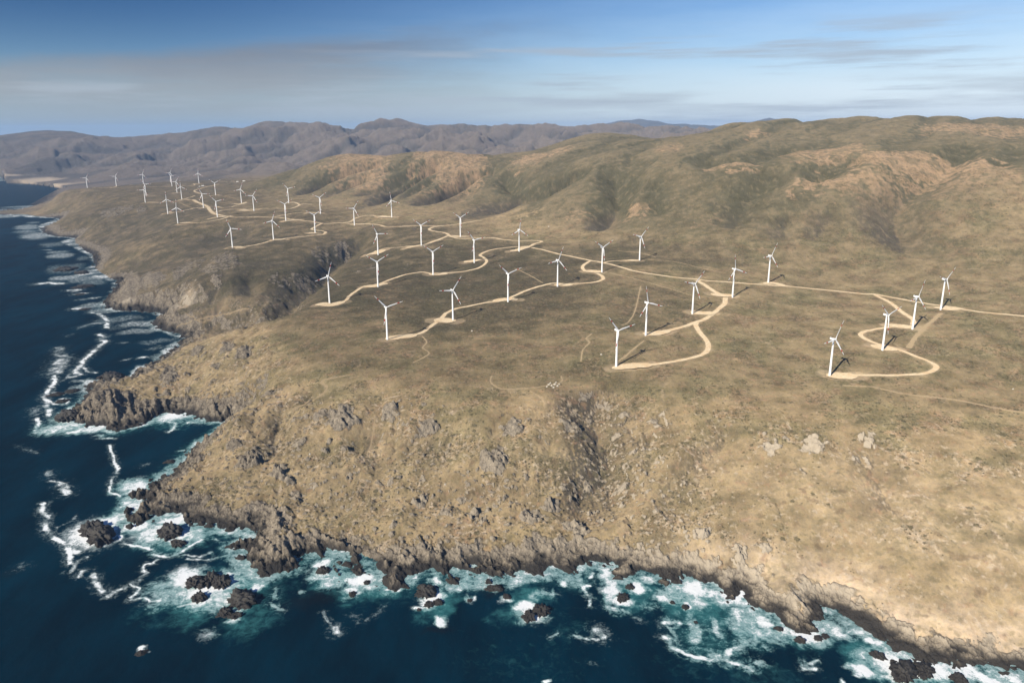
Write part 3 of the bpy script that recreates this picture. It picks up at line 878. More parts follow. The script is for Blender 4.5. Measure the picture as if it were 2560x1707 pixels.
road_mask = np.zeros_like(HB); dust = np.zeros_like(HB)
strips = []
for kind, table in (("road", ROADS), ("pad", PADS), ("path", PATHS)):
    for wdt, px_line in table:
        line = resample(land_line(px_line, HG), 6.0)
        wdt = wdt * (1.3 if kind == "road" else 1.25)
        strips.append((kind, wdt, line))
        coarse = line[::2] if len(line) > 8 else line
        reach = wdt * 1.2 + 10
        idx, d, a = near_line(GX, GY, coarse, reach)
        if len(idx) == 0:
            continue
        if kind != "path":
            road_mask[idx] = np.maximum(road_mask[idx], sstep(wdt * 0.5 + 7, wdt * 0.5 + 1, d))
            dust[idx] = np.maximum(dust[idx], sstep(wdt * 0.5 + 5, wdt * 0.5 - 1, d) * (0.4 if kind == "road" else 0.6))
        else:
            dust[idx] = np.maximum(dust[idx], sstep(wdt * 0.9 + 2, wdt * 0.3, d) * 0.4)

# ---- scrub-sized roughness
fine = sstep(3200, 1800, GR) * sstep(2, 12, HB)
HB += fine * (1 - road_mask) * (np.clip(perlin(GX / 3.4, GY / 3.4, 101), 0, 1) * 1.5 + fbm(GX / 9, GY / 9, 3, 103) * 0.9)
knob_zone = sstep(-0.1, 0.35, fbm(GX / 120, GY / 120, 3, 111) + 0.45 * sstep(70, 25, HB)) * sstep(104, 84, HB) * sstep(1, 8, HB) * sstep(2400, 1900, GR) * sstep(420, 150, GX)
knob = knob_zone * sstep(0.34, 0.62, perlin(GX / 8 + fbm(GX / 5, GY / 5, 2, 113) * .5, GY / 6, 117)) 
HB += knob * (1.2 + 2.6 * np.clip(perlin(GX / 20, GY / 20, 119) + .3, 0, 1))
HB += sstep(1800, 3500, GR) * sstep(5, 30, HB) * fbm(GX / 26, GY / 26, 3, 107) * 2.2
HG = HB.reshape(NR, NT_)


# ================================================================== ground cover colours
def col(*c):
    return np.array(c, np.float32)


TAN, OLIVE, DARK, ORANGE, SAND, GREEN = col(.225, .178, .100), col(.170, .147, .078), col(.098, .079, .052), col(.290, .192, .108), col(.50, .42, .30), col(.098, .094, .052)
n1 = fbm(GX / 130, GY / 130, 5, 201); n2 = fbm(GX / 60, GY / 60, 5, 211); n3 = fbm(GX / 300, GY / 300, 4, 221); n4 = fbm(GX / 22, GY / 22, 4, 231)
dark_z = spot_fields([(720, 640, 260, 90, 1), (950, 690, 330, 90, 1), (1300, 690, 230, 70, .95), (1220, 760, 300, 60, .8), (900, 600, 300, 40, .9), (640, 560, 260, 40, .8), (1550, 640, 170, 40, .8), (1620, 760, 130, 60, .55), (420, 480, 260, 50, .8), (480, 620, 150, 50, .75), (1750, 640, 130, 35, .6), (1150, 640, 250, 50, .9)], GX + n1 * 90, GY + n1 * 160)
orange_z = spot_fields([h5(q[:2])[0] + (q[2] / 2.03, q[3] / 2.03, q[4]) for q in [(880, 268, 150, 24, .9), (1350, 222, 190, 32, .8), (1810, 262, 290, 55, 1), (1430, 385, 240, 60, .9), (1650, 470, 130, 120, .8), (2110, 285, 160, 36, 1), (2160, 420, 230, 150, .75), (2150, 115, 270, 36, .7), (1290, 600, 60, 100, .6), (400, 510, 70, 55, .9), (1060, 660, 70, 60, .6), (90, 570, 120, 60, .55), (760, 575, 70, 25, .7), (560, 225, 80, 20, .7), (1000, 140, 80, 18, .6), (1000, 620, 90, 50, .4), (1750, 340, 200, 40, .6), (2230, 600, 80, 90, .5)]]
                       + [h4(q[:2])[0] + (q[2] / 2.45, q[3] / 2.45, q[4]) for q in [(650, 275, 190, 36, .85), (1250, 275, 190, 40, .85), (1690, 277, 120, 40, .9), (1060, 245, 100, 26, .9), (1870, 230, 70, 24, .9), (1150, 545, 160, 60, .8), (1080, 600, 180, 40, .7), (500, 310, 150, 30, .6), (1000, 500, 60, 50, .6), (1400, 640, 90, 20, .5), (560, 445, 60, 40, .4), (1800, 640, 60, 50, .4)]]
                       , GX + n2 * 110 + n4 * 30, GY + n2 * 170 + n4 * 40)
gy_, gx_ = np.gradient(HG)
dr_ = np.gradient(RRm, axis=0); dt_ = RRm * (theta[1] - theta[0])
T = np.zeros((len(GX), 3), np.float32)
T[:] = TAN


def blend(colr, f):
    global T
    f = np.clip(f, 0, 1)[:, None]
    T = T * (1 - f) + colr * f


blend(OLIVE, sstep(-0.15, 0.35, n1 + 0.5 * n2))
blend(col(.265, .185, .105), sstep(0.08, 0.36, n2 + 0.5 * n4) * 0.75)                     # dry reddish grass
trail = ridged(GX / 75 + n4 * .3, GY / 75, 2, 261) * sstep(0.0, 0.4, n1 + 0.3) * sstep(70, 95, HB)
blend(col(.33, .26, .165), sstep(0.72, 0.93, trail) * 0.55)
blend(DARK, dark_z * (0.80 + 0.6 * n2 + 0.3 * n4))
blend(DARK, sstep(0.1, 0.4, n2 - 0.4 * n1) * 0.3)
slope_low = sstep(95, 55, HB) * sstep(2600, 1700, GY)
blend(col(.252, .205, .118), slope_low * (0.55 + 0.5 * n4))
east = sstep(150, 650, GX) * sstep(100, 40, HB) * sstep(2200, 1400, GY)
blend(col(.36, .295, .185), east * (0.38 + 0.6 * n2 + .3 * n4))
hillm = sstep(185, 240, HB) * sstep(2200, 2700, GY) * sstep(8500, 6500, GR)
blend(col(.104, .097, .056), hillm * (0.85 + 0.4 * n1))
blend(col(.175, .135, .080), hillm * sstep(0.0, 0.3, n2 + n4 * 0.4) * 0.55)
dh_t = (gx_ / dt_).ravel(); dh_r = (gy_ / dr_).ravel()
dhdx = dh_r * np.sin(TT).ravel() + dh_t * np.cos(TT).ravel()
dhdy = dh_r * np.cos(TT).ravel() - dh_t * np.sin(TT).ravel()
shady = -dhdx * 0.88 + dhdy * 0.47 - 0.12                                     # scrub grows thickest on the shadier slopes that face away from the sun
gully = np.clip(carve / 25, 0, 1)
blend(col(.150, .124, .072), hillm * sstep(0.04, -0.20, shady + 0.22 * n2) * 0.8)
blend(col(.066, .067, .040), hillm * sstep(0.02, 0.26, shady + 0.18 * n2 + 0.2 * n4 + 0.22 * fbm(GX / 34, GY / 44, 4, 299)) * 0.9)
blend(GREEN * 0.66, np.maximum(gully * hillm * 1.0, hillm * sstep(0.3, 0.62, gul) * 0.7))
blend(col(.300, .214, .128), sstep(0.30, 0.56, orange_z * 0.75 + 0.75 * n4 + 0.45 * n2) * sstep(0.05, 0.3, orange_z) * hillm * 0.85)
clump = fbm(GX / 46, GY / 70, 5, 271, 0.6)
blend(col(.088, .084, .050), sstep(0.08, 0.2, clump) * hillm * 0.55)
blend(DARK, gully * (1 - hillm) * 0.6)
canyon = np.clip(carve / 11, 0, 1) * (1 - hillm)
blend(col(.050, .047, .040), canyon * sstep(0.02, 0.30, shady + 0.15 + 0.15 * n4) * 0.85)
farm = sstep(5200, 8500, GR)
blend(col(.118, .103, .091), farm * 0.88)
blend(col(.066, .064, .060), farm * sstep(0.30, 0.6, gulf) * 0.8)
west = spot_fields([(330, 590, 190, 60, .8), (480, 700, 210, 60, .85), (430, 640, 260, 50, .8), (620, 770, 120, 36, .5), (230, 560, 110, 40, .5)], GX + n1 * 120, GY + n1 * 160)
blend(col(.080, .071, .055), west * (0.75 + 0.7 * n2 + 0.4 * n4))
quarry = spot_fields([c3((880, 215))[0] + (34, 7, .8), c3((1020, 165))[0] + (40, 8, .7), c3((1180, 195))[0] + (44, 6, 1), c3((1270, 165))[0] + (16, 4, .9)], GX + n4 * 40, GY + n4 * 60)
blend(col(.33, .255, .145), quarry * (0.7 + 0.5 * n4))
bay = spot_fields([(95, 452, 50, 5, 1), (20, 436, 40, 4, .8), (140, 462, 50, 3, 1)], GX + n3 * 120, GY + n3 * 200)
blend(SAND * 0.8, bay * farm * 0.8)
blend(SAND * 0.8, spot_fields([(20, 575, 30, 6, .0), (980, 992, 17, 3.2, .9), (1136, 1026, 10, 6, .6), (700, 1322, 10, 10, .9), (815, 1360, 22, 8, .8), (930, 1375, 60, 6, .7), (2110, 1490, 55, 22, .9), (2230, 1540, 60, 20, .8), (1560, 1375, 60, 10, .7), (1700, 1400, 60, 12, .6), (1450, 770, 40, 10, .0), (455, 740, 30, 14, .6)], GX + n4 * 10, GY + n4 * 14))
blend(col(.42, .33, .21), dust)
sandb = sstep(10, 22, SD) * sstep(95, 45, SD + n2 * 40) * sstep(100, 420, GX) * sstep(1500, 1300, GY)
blend(col(.44, .365, .25), sandb * 0.7)

patchy = fbm(GX / 55, GY / 55, 6, 305, 0.62)
T *= (1 + np.clip(patchy * 0.75, -0.4, 0.45) * sstep(3200, 2200, GR))[:, None]
plate = sstep(88, 108, HB) * sstep(2900, 2300, GR)
T *= (1 - plate * (0.27 + 0.17 * sstep(420, -60, GX)))[:, None]
T[:, 0] *= 1 - 0.03 * plate
# fine mottling of grass, soil, lichen and stone
n5 = fbm(GX / 8, GY / 8, 4, 281, 0.6); n6 = fbm(GX / 14, GY / 14, 4, 283, 0.6); n7 = fbm(GX / 11, GY / 11, 4, 287, 0.6)
nearf = sstep(2800, 1800, GR); lowf = sstep(100, 80, HB)
blend(col(.40, .345, .25), sstep(0.16, 0.42, n5 + 0.5 * n2) * nearf * (0.16 + 0.55 * lowf))
blend(col(.255, .165, .10), sstep(0.22, 0.46, n6 - 0.3 * n1) * nearf * 0.45)
blend(col(.138, .124, .070), sstep(0.12, 0.40, n7 + 0.35 * n1) * nearf * 0.5)
blend(col(.110, .080, .050), sstep(0.32, 0.44, fbm(GX / 26, GY / 26, 4, 293) ) * nearf * lowf * 0.5)
midf = sstep(1900, 2600, GR) * sstep(7500, 5500, GR)
m5 = fbm(GX / 20, GY / 24, 4, 297, 0.62)
blend(col(.075, .072, .044), sstep(0.06, 0.30, m5) * midf * 0.55)
blend(col(.185, .150, .090), sstep(-0.10, -0.34, m5 + 0.4 * n2) * midf * 0.45)
T *= np.array([1.0, 0.965, 1.04], np.float32)
rock = np.zeros_like(HB)
rock[nearm] = sstep(62, 26, SD[nearm] / (1 + 0.5 * sstep(1700, 2400, GY[nearm])) + fbm(GX[nearm] / 20, GY[nearm] / 20, 3, 241) * 26 + 14 * sstep(-50, 250, GX[nearm]))
rock = np.maximum(rock, sstep(0.10, 0.75, OUT + n4 * 0.45) * sstep(0.05, 0.2, OUT))
slope = np.hypot(gy_ / dr_, gx_ / dt_).ravel()
rock = np.maximum(rock, sstep(0.78, 1.3, slope + n4 * 0.4) * sstep(2900, 2400, GR) * 0.8)
rock = np.maximum(rock, knob * 0.9)
promo = spot_fields([s0((930, 1130))[0] + (82, 44), s0((1300, 1190))[0] + (56, 26)], GX + n4 * 14, GY + n4 * 14)
rock = np.maximum(rock, promo * sstep(-0.5, 0.1, n4 + 0.3))
shrub = np.clip(0.47 + 0.5 * n2 + 0.3 * n1 + 0.3 * dark_z - 0.35 * east - dust * 0.9 - bay, 0, 1) * (1 - 0.8 * sandb)
wet = sstep(6.5, 2.0, HB / (1 + 0.7 * sstep(120, -100, GX)) / (1 + 1.4 * sstep(1700, 2300, GY)) + fbm(GX / 20, GY / 20, 4, 251) * 5 - 8 * spot_fields([(2130, 1555, 60, 34), (2260, 1620, 50, 30), (1480, 1400, 40, 16), (690, 1420, 40, 20), (1060, 1425, 70, 14)], GX + n4 * 8, GY + n4 * 8)) * sstep(45, 18, SD)


def grid_mesh(name, X, Y, Z, nr, nt, keep):
    """rings-and-rays grid mesh of the kept quads"""
    q = (np.arange(nr - 1)[:, None] * nt + np.arange(nt - 1)[None, :])
    q = q[keep]
    faces = np.stack([q, q + nt, q + nt + 1, q + 1], 1)[:, ::-1]
    used = np.zeros(nr * nt, bool); used[faces.ravel()] = True
    remap = np.cumsum(used) - 1
    faces = remap[faces]
    co = np.stack([X[used], Y[used], Z[used]], 1).astype(np.float32)
    me = bpy.data.meshes.new(name)
    me.vertices.add(len(co)); me.vertices.foreach_set('co', co.ravel())
    nf = len(faces)
    me.loops.add(nf * 4); me.loops.foreach_set('vertex_index', faces.astype(np.int32).ravel())
    me.polygons.add(nf)
    me.polygons.foreach_set('loop_start', np.arange(0, nf * 4, 4, dtype=np.int32))
    me.polygons.foreach_set('use_smooth', np.ones(nf, bool))
    me.update(calc_edges=True)
    return me, used


def attr(me, name, data, kind='FLOAT'):
    a = me.attributes.new(name, kind, 'POINT')
    if kind == 'FLOAT':
        a.data.foreach_set('value', np.ascontiguousarray(data, np.float32))
    else:
        a.data.foreach_set('color', np.ascontiguousarray(np.c_[data, np.ones(len(data), np.float32)], np.float32).ravel())


def new_mat(name):
    m = bpy.data.materials.new(name)
    m.use_nodes = True
    return m, NT(m.node_tree)


def finish(nt, color, rough, bump=None, strength=0.5, dist=1.0, spec=0.2, droug=0.0):
    b = nt.n('ShaderNodeBsdfPrincipled')
    nt.val(b.inputs['Base Color'], color)
    nt.val(b.inputs['Roughness'], rough)
    nt.val(b.inputs['Specular IOR Level'], spec)
    nt.val(b.inputs['Diffuse Roughness'], droug)
    if bump is not None:
        bp = nt.n('ShaderNodeBump')
        bp.inputs['Strength'].default_value = strength
        bp.inputs['Distance'].default_value = dist
        nt.l(bump, bp.inputs['Height'])
        nt.l(bp.outputs[0], b.inputs['Normal'])
    o = nt.n('ShaderNodeOutputMaterial')
    nt.l(b.outputs[0], o.inputs[0])
    return b


# ---- ground material
m_ground, g = new_mat("scrubland")
pos = g.n('ShaderNodeNewGeometry').outputs['Position']


def A(nt, name, out='Fac'):
    nd = nt.n('ShaderNodeAttribute', attribute_name=name)
    return nd.outputs[out]


tint = A(g, 'tint', 'Color')
sh = A(g, 'shrub'); rk = A(g, 'rock'); wt = A(g, 'wet')
nA = g.noise(pos, 0.30, 4, 0.72)
nB = g.noise(pos, 0.12, 5, 0.65)
nC = g.noise(pos, 0.75, 2, 0.6)
nD = g.noise(pos, 0.035, 5, 0.62)
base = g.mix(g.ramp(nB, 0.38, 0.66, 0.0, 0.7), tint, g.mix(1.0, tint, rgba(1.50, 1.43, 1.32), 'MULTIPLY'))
base = g.mix(g.ramp(nD, 0.42, 0.66, 0.0, 0.6), base, g.mix(1.0, base, rgba(0.66, 0.68, 0.62), 'MULTIPLY'))
thr = g.math('SUBTRACT', 0.70, g.math('MULTIPLY', sh, 0.22))
base = g.mix(g.ramp(nB, 0.53, 0.64, 0.0, 0.38), base, g.mix(1.0, base, rgba(.48, .52, .46), 'MULTIPLY'))
bv = g.n('ShaderNodeTexVoronoi', feature='F1')
g.l(g.mapping(pos, (1, 1, 0.6)), bv.inputs['Vector']); bv.inputs['Scale'].default_value = 0.21
sepc = g.n('ShaderNodeSeparateColor'); g.l(bv.outputs['Color'], sepc.inputs[0])
bsz = g.math('MULTIPLY', g.ramp(g.math('SUBTRACT', sh, g.math('MULTIPLY', sepc.outputs[0], 0.75)), 0.0, 0.5), 0.36)
bush = g.ramp(g.math('SUBTRACT', bsz, g.math('ADD', bv.outputs['Distance'], g.math('MULTIPLY', g.math('SUBTRACT', nC, 0.5), 0.5))), -0.03, 0.08)
bv2 = g.n('ShaderNodeTexVoronoi', feature='F1')
g.l(pos, bv2.inputs['Vector']); bv2.inputs['Scale'].default_value = 0.09
sepc2 = g.n('ShaderNodeSeparateColor'); g.l(bv2.outputs['Color'], sepc2.inputs[0])
bsz2 = g.math('MULTIPLY', g.ramp(g.math('SUBTRACT', sh, g.math('MULTIPLY', sepc2.outputs[1], 1.1)), 0.0, 0.5), 0.36)
bush = g.math('MAXIMUM', bush, g.ramp(g.math('SUBTRACT', bsz2, g.math('ADD', bv2.outputs['Distance'], g.math('MULTIPLY', g.math('SUBTRACT', nA, 0.5), 0.6))), -0.03, 0.06))
shm = g.ramp(nA, thr, g.math('ADD', thr, 0.07))
shm2 = g.ramp(nC, g.math('ADD', thr, -0.02), g.math('ADD', thr, 0.05))
shcol = g.mix(nB, rgba(.052, .050, .027), rgba(.085, .085, .040))
base = g.mix(g.math('MULTIPLY', g.math('MAXIMUM', shm, g.math('MULTIPLY', shm2, 0.7)), 0.66), base, shcol)
base = g.mix(g.math('MULTIPLY', bush, 0.80), base, g.mix(sepc.outputs[2], rgba(.060, .054, .032), rgba(.115, .102, .060)))
base = g.mix(g.ramp(nC, 0.44, 0.30, 0.0, 0.6), base, g.mix(0.6, rgba(.42, .34, .21), base))
# rock: fractured grey-brown, lighter lichen faces, black and wet by the tide line
vor = g.n('ShaderNodeTexVoronoi', feature='DISTANCE_TO_EDGE')
g.l(g.mapping(pos, (0.16, 0.10, 0.12), (0.2, 0.1, 0.6)), vor.inputs['Vector']); vor.inputs['Scale'].default_value = 1.0
crack = g.ramp(vor.outputs['Distance'], 0.0, 0.07)
nR_ = g.noise(g.mapping(pos, (1, 0.55, 0.8), (0, 0, 0.6)), 0.16, 7, 0.68)
nR2 = g.noise(pos, 0.6, 5, 0.65)
rc = g.mix(g.ramp(nR_, 0.32, 0.68), rgba(.125, .105, .082), rgba(.290, .245, .185))
rc = g.mix(g.ramp(nR2, 0.58, 0.72, 0.0, 0.7), rc, rgba(.40, .37, .31))
rc = g.mix(g.ramp(nR2, 0.45, 0.33, 0.0, 0.7), rc, rgba(.060, .052, .044))
rc = g.mix(crack, g.mix(0.6, rc, rgba(.03, .027, .024)), rc)
eastr = A(g, 'pale')
rc = g.mix(g.math('MULTIPLY', eastr, 0.95), rc, g.mix(nR_, rgba(.31, .262, .20), rgba(.50, .43, .33)))
wc = g.mix(nR2, rgba(.016, .015, .014), rgba(.058, .052, .046))
rc = g.mix(wt, rc, wc)
rkm = g.ramp(g.math('ADD', rk, g.math('MULTIPLY', g.math('SUBTRACT', nR_, 0.5), 0.9)), 0.32, 0.58)
rkm = g.math('MAXIMUM', rkm, g.ramp(wt, 0.3, 0.7))
colr = g.mix(rkm, base, rc)
hgt = g.math('ADD', g.math('MULTIPLY', g.math('ADD', g.math('MULTIPLY', nR_, 2.2), g.math('ADD', g.math('MULTIPLY', nR2, 1.0), g.math('MULTIPLY', crack, 0.6))), rkm), g.math('ADD', g.math('ADD', g.math('MULTIPLY', shm, 0.7), g.math('MULTIPLY', bush, 1.0)), g.math('MULTIPLY', nC, 0.5)))
finish(g, colr, g.math('SUBTRACT', 0.95, g.math('MULTIPLY', wt, 0.3)), hgt, 0.9, 1.5, 0.12, 1.0)

SDg = SD.reshape(NR, NT_)
mx = np.maximum(np.maximum(SDg[:-1, :-1], SDg[1:, :-1]), np.maximum(SDg[:-1, 1:], SDg[1:, 1:]))
me, used = grid_mesh("terrain", GX, GY, HB, NR, NT_, mx > -68)
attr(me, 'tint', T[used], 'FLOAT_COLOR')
attr(me, 'shrub', shrub[used]); attr(me, 'rock', rock[used]); attr(me, 'wet', wet[used])
pale = (0.32 * sstep(-480, -250, GX) + 0.68 * sstep(20, 320, GX)) * sstep(1400, 1100, GY) * sstep(5, 12, HB + n4 * 6) * sstep(8, 24, SD + n4 * 12)
pale = np.maximum(pale, 0.8 * spot_fields([c1((1170, 1390))[0] + (16, 14), c1((1690, 1320))[0] + (26, 12), s1((1740, 660))[0] + (14, 14)], GX, GY))
attr(me, 'pale', pale[used])
me.materials.append(m_ground)
terrain = bpy.data.objects.new("terrain", me)
COL.objects.link(terrain)
terrain['kind'] = 'structure'
terrain['label'] = "dry scrub covered coastal hills and plateau"

# ================================================================== sea
rs = [480.0]
while rs[-1] < 42000:
    r0 = rs[-1]
    rs.append(r0 * (1 + float(np.interp(r0, [600, 1400, 4000, 9000, 20000], [0.0020, 0.0030, 0.006, 0.012, 0.12]))))
srad = np.array(rs, np.float32)
st_ = np.linspace(TH0, TH1, 1100).astype(np.float32)
ST, SR = np.meshgrid(st_, srad)
SX = (np.sin(ST) * SR).ravel(); SY = (np.cos(ST) * SR).ravel(); SRf = SR.ravel()
ssd = np.full(SX.shape, -5000, np.float32)
inr = np.nonzero((SRf < 15000) & (SRf > 562))[0]
ssd[inr] = sample(SD.reshape(NR, NT_), SX[inr], SY[inr])
lo = SRf <= 562
ssd[lo] = signed_shore(SX[lo], SY[lo])
shg = np.full(SX.shape, -14, np.float32)
shg[inr] = sample(HB.reshape(NR, NT_), SX[inr], SY[inr])

FOAM_LINES = [                                                     # photo line, half width m, strength
    (s1((1005, 40), (1020, 100), (1040, 140), (1050, 200), (1085, 260), (1060, 320), (1030, 350), (1010, 430), (1000, 490), (1050, 490), (1110, 515)), 2.4, 1),
    (s1((400, 580), (385, 660), (440, 700), (410, 780), (430, 840), (500, 900), (560, 930), (610, 960), (640, 1040), (645, 1130)), 4.0, 1),
    (s1((790, 1075), (710, 1110), (650, 1210)), 3.5, .75), (s1((610, 960), (660, 1010), (700, 1030)), 6, .7),
    (s1((730, 1250), (760, 1200), (850, 1210), (870, 1300), (920, 1360), (960, 1400), (1000, 1430), (1040, 1390), (1110, 1365)), 4, .9),
    (s1((450, 290), (455, 340)), 7, .55), (s1((470, 370), (540, 385), (600, 400), (625, 430)), 2.5, .9), (s1((560, 400), (590, 440), (620, 490)), 8, .65),
    (s1((170, 50), (260, 90), (340, 120)), 5, .4), (s1((140, 1180), (240, 1150)), 5, .5), (s1((1640, 100), (1720, 90)), 2, .7), (s1((1290, 240), (1350, 215)), 4, .6),
    (s1((1000, 950), (1090, 920), (1110, 880)), 3, .9), (s1((1130, 950), (1220, 970), (1300, 975), (1390, 1005)), 2.2, 1), (s1((1860, 910), (1740, 970), (1650, 1040), (1530, 1075), (1400, 1045)), 2.6, 1),
    (s1((1450, 1090), (1400, 1130), (1320, 1140), (1310, 1190), (1350, 1220), (1290, 1250), (1270, 1290), (1200, 1310), (1210, 1340), (1280, 1350), (1250, 1410), (1200, 1440), (1200, 1470), (1330, 1440), (1380, 1480), (1470, 1470)), 2.2, .95),
    (s1((700, 690), (660, 740), (530, 800), (510, 860)), 2, .5), (s1((1690, 1050), (1830, 1070), (1940, 1030)), 2.5, .6), (s1((1720, 1090), (1900, 1100), (2060, 1060)), 2.5, .6),
    (s1((1980, 910), (2060, 930), (2150, 930)), 2, .6), (s1((1640, 1525), (1750, 1500)), 2.5, .7),
    (s4((590, 1010), (680, 1015)), 4, .95), (s4((620, 1040), (690, 1130)), 3, .5), (s4((585, 1140), (650, 1180), (640, 1220), (720, 1270), (790, 1300), (880, 1330), (960, 1340), (1010, 1360), (1080, 1350), (1150, 1350), (1200, 1380), (1300, 1400), (1400, 1445)), 2.8, .95),
    (s4((600, 1150), (700, 1180)), 6, .6), (s4((1040, 1310), (1110, 1340)), 6, .8), (s4((1150, 1340), (1190, 1260), (1300, 1240), (1380, 1170)), 4, .75), (s4((830, 960), (850, 1030), (880, 1090), (870, 1170)), 8, .62), (s4((1050, 1000), (1060, 1090), (1100, 1145)), 4, .7),
    (s4((1440, 1180), (1510, 1220)), 5, .75), (s4((1430, 1380), (1490, 1365)), 4, .7), (s4((1870, 1440), (1970, 1435)), 2.5, .8), (s4((1880, 1370), (1900, 1430)), 2.5, .7), (s4((70, 870), (150, 900)), 4, .8), (s4((200, 890), (290, 940), (380, 1000)), 2.5, .6),
    (s3((1740, 670), (1680, 680), (1700, 740), (1750, 790), (1740, 850)), 2.4, .85), (s3((1600, 1130), (1700, 1160), (1800, 1170), (1870, 1150)), 2.2, .8), (s3((1810, 1080), (1860, 1140)), 6, .85), (s3((1320, 735), (1400, 750)), 4, .85), (s3((1380, 1145), (1450, 1110)), 1.6, .6),
    (s3((1750, 600), (1770, 560)), 3, .8), (s2((1130, 920), (1200, 1040), (1250, 1080)), 2.2, .6), (s2((1240, 1060), (1250, 1100)), 5, .85), (s2((1250, 1090), (1290, 1020)), 2.4, .5), (s2((690, 700), (680, 790), (650, 830), (700, 870), (755, 900)), 3, .6),
    (s2((1520, 990), (1640, 920), (1690, 860)), 2.2, .5), (s2((1400, 960), (1470, 1000)), 6, .35), (s3((1760, 1390), (1800, 1380)), 4, .3),
    (s0((910, 495), (965, 520), (920, 545), (970, 565), (900, 620), (820, 690), (760, 740), (735, 790), (700, 820), (690, 850), (740, 870), (660, 890)), 4.5, .95), (s0((735, 792), (780, 810), (800, 840), (880, 850)), 3.5, .8), (s0((650, 850), (610, 900), (570, 930)), 3, .55),
    (s0((545, 620), (540, 680), (620, 715)), 9, .6), (s0((570, 730), (545, 800), (510, 850)), 14, .7), (s0((490, 880), (510, 920), (480, 970), (430, 1030), (400, 1080), (440, 1110), (420, 1160), (450, 1190), (440, 1250)), 4.5, .95), (s0((440, 1110), (500, 1140), (610, 1140)), 3, .85),
    (s0((310, 1180), (320, 1240)), 10, .45), (s0((340, 1270), (355, 1310), (330, 1400), (460, 1405), (560, 1350)), 4.5, .9), (s0((835, 295), (920, 315), (990, 370), (985, 440)), 4.5, .85), (s0((750, 435), (850, 400), (960, 390)), 8, .6), (s0((720, 185), (900, 160)), 6, .7), (s0((690, 262), (760, 262)), 7, .95),
    (s0((520, 1120), (560, 1090), (630, 1095), (610, 1135)), 3, .95), (s0((640, 1030), (780, 1010)), 9, .8), (s0((620, 1400), (760, 1385), (930, 1360)), 6, .85), (s0((860, 1430), (940, 1420), (920, 1450), (1060, 1455)), 3.5, .75), (s0((1540, 1300), (1610, 1310), (1590, 1370), (1550, 1390)), 3.5, .9), (s0((1720, 1310), (1800, 1300)), 3, .9), (s0((1270, 715), (1340, 705)), 5, .8), (s0((1140, 735), (1180, 725)), 5, .6), (s0((1100, 575), (1150, 575)), 4, .6), (s0((620, 520), (660, 500)), 8, .3),
    (s0((700, 130), (770, 125)), 7, .9), (s0((640, 95), (720, 90)), 7, .9), (s0((360, 35), (460, 22), (550, 35)), 9, .9), (s5((310, 1400), (340, 1440), (440, 1435)), 2.2, .85), (s5((340, 1400), (460, 1360)), 2, .7),
]
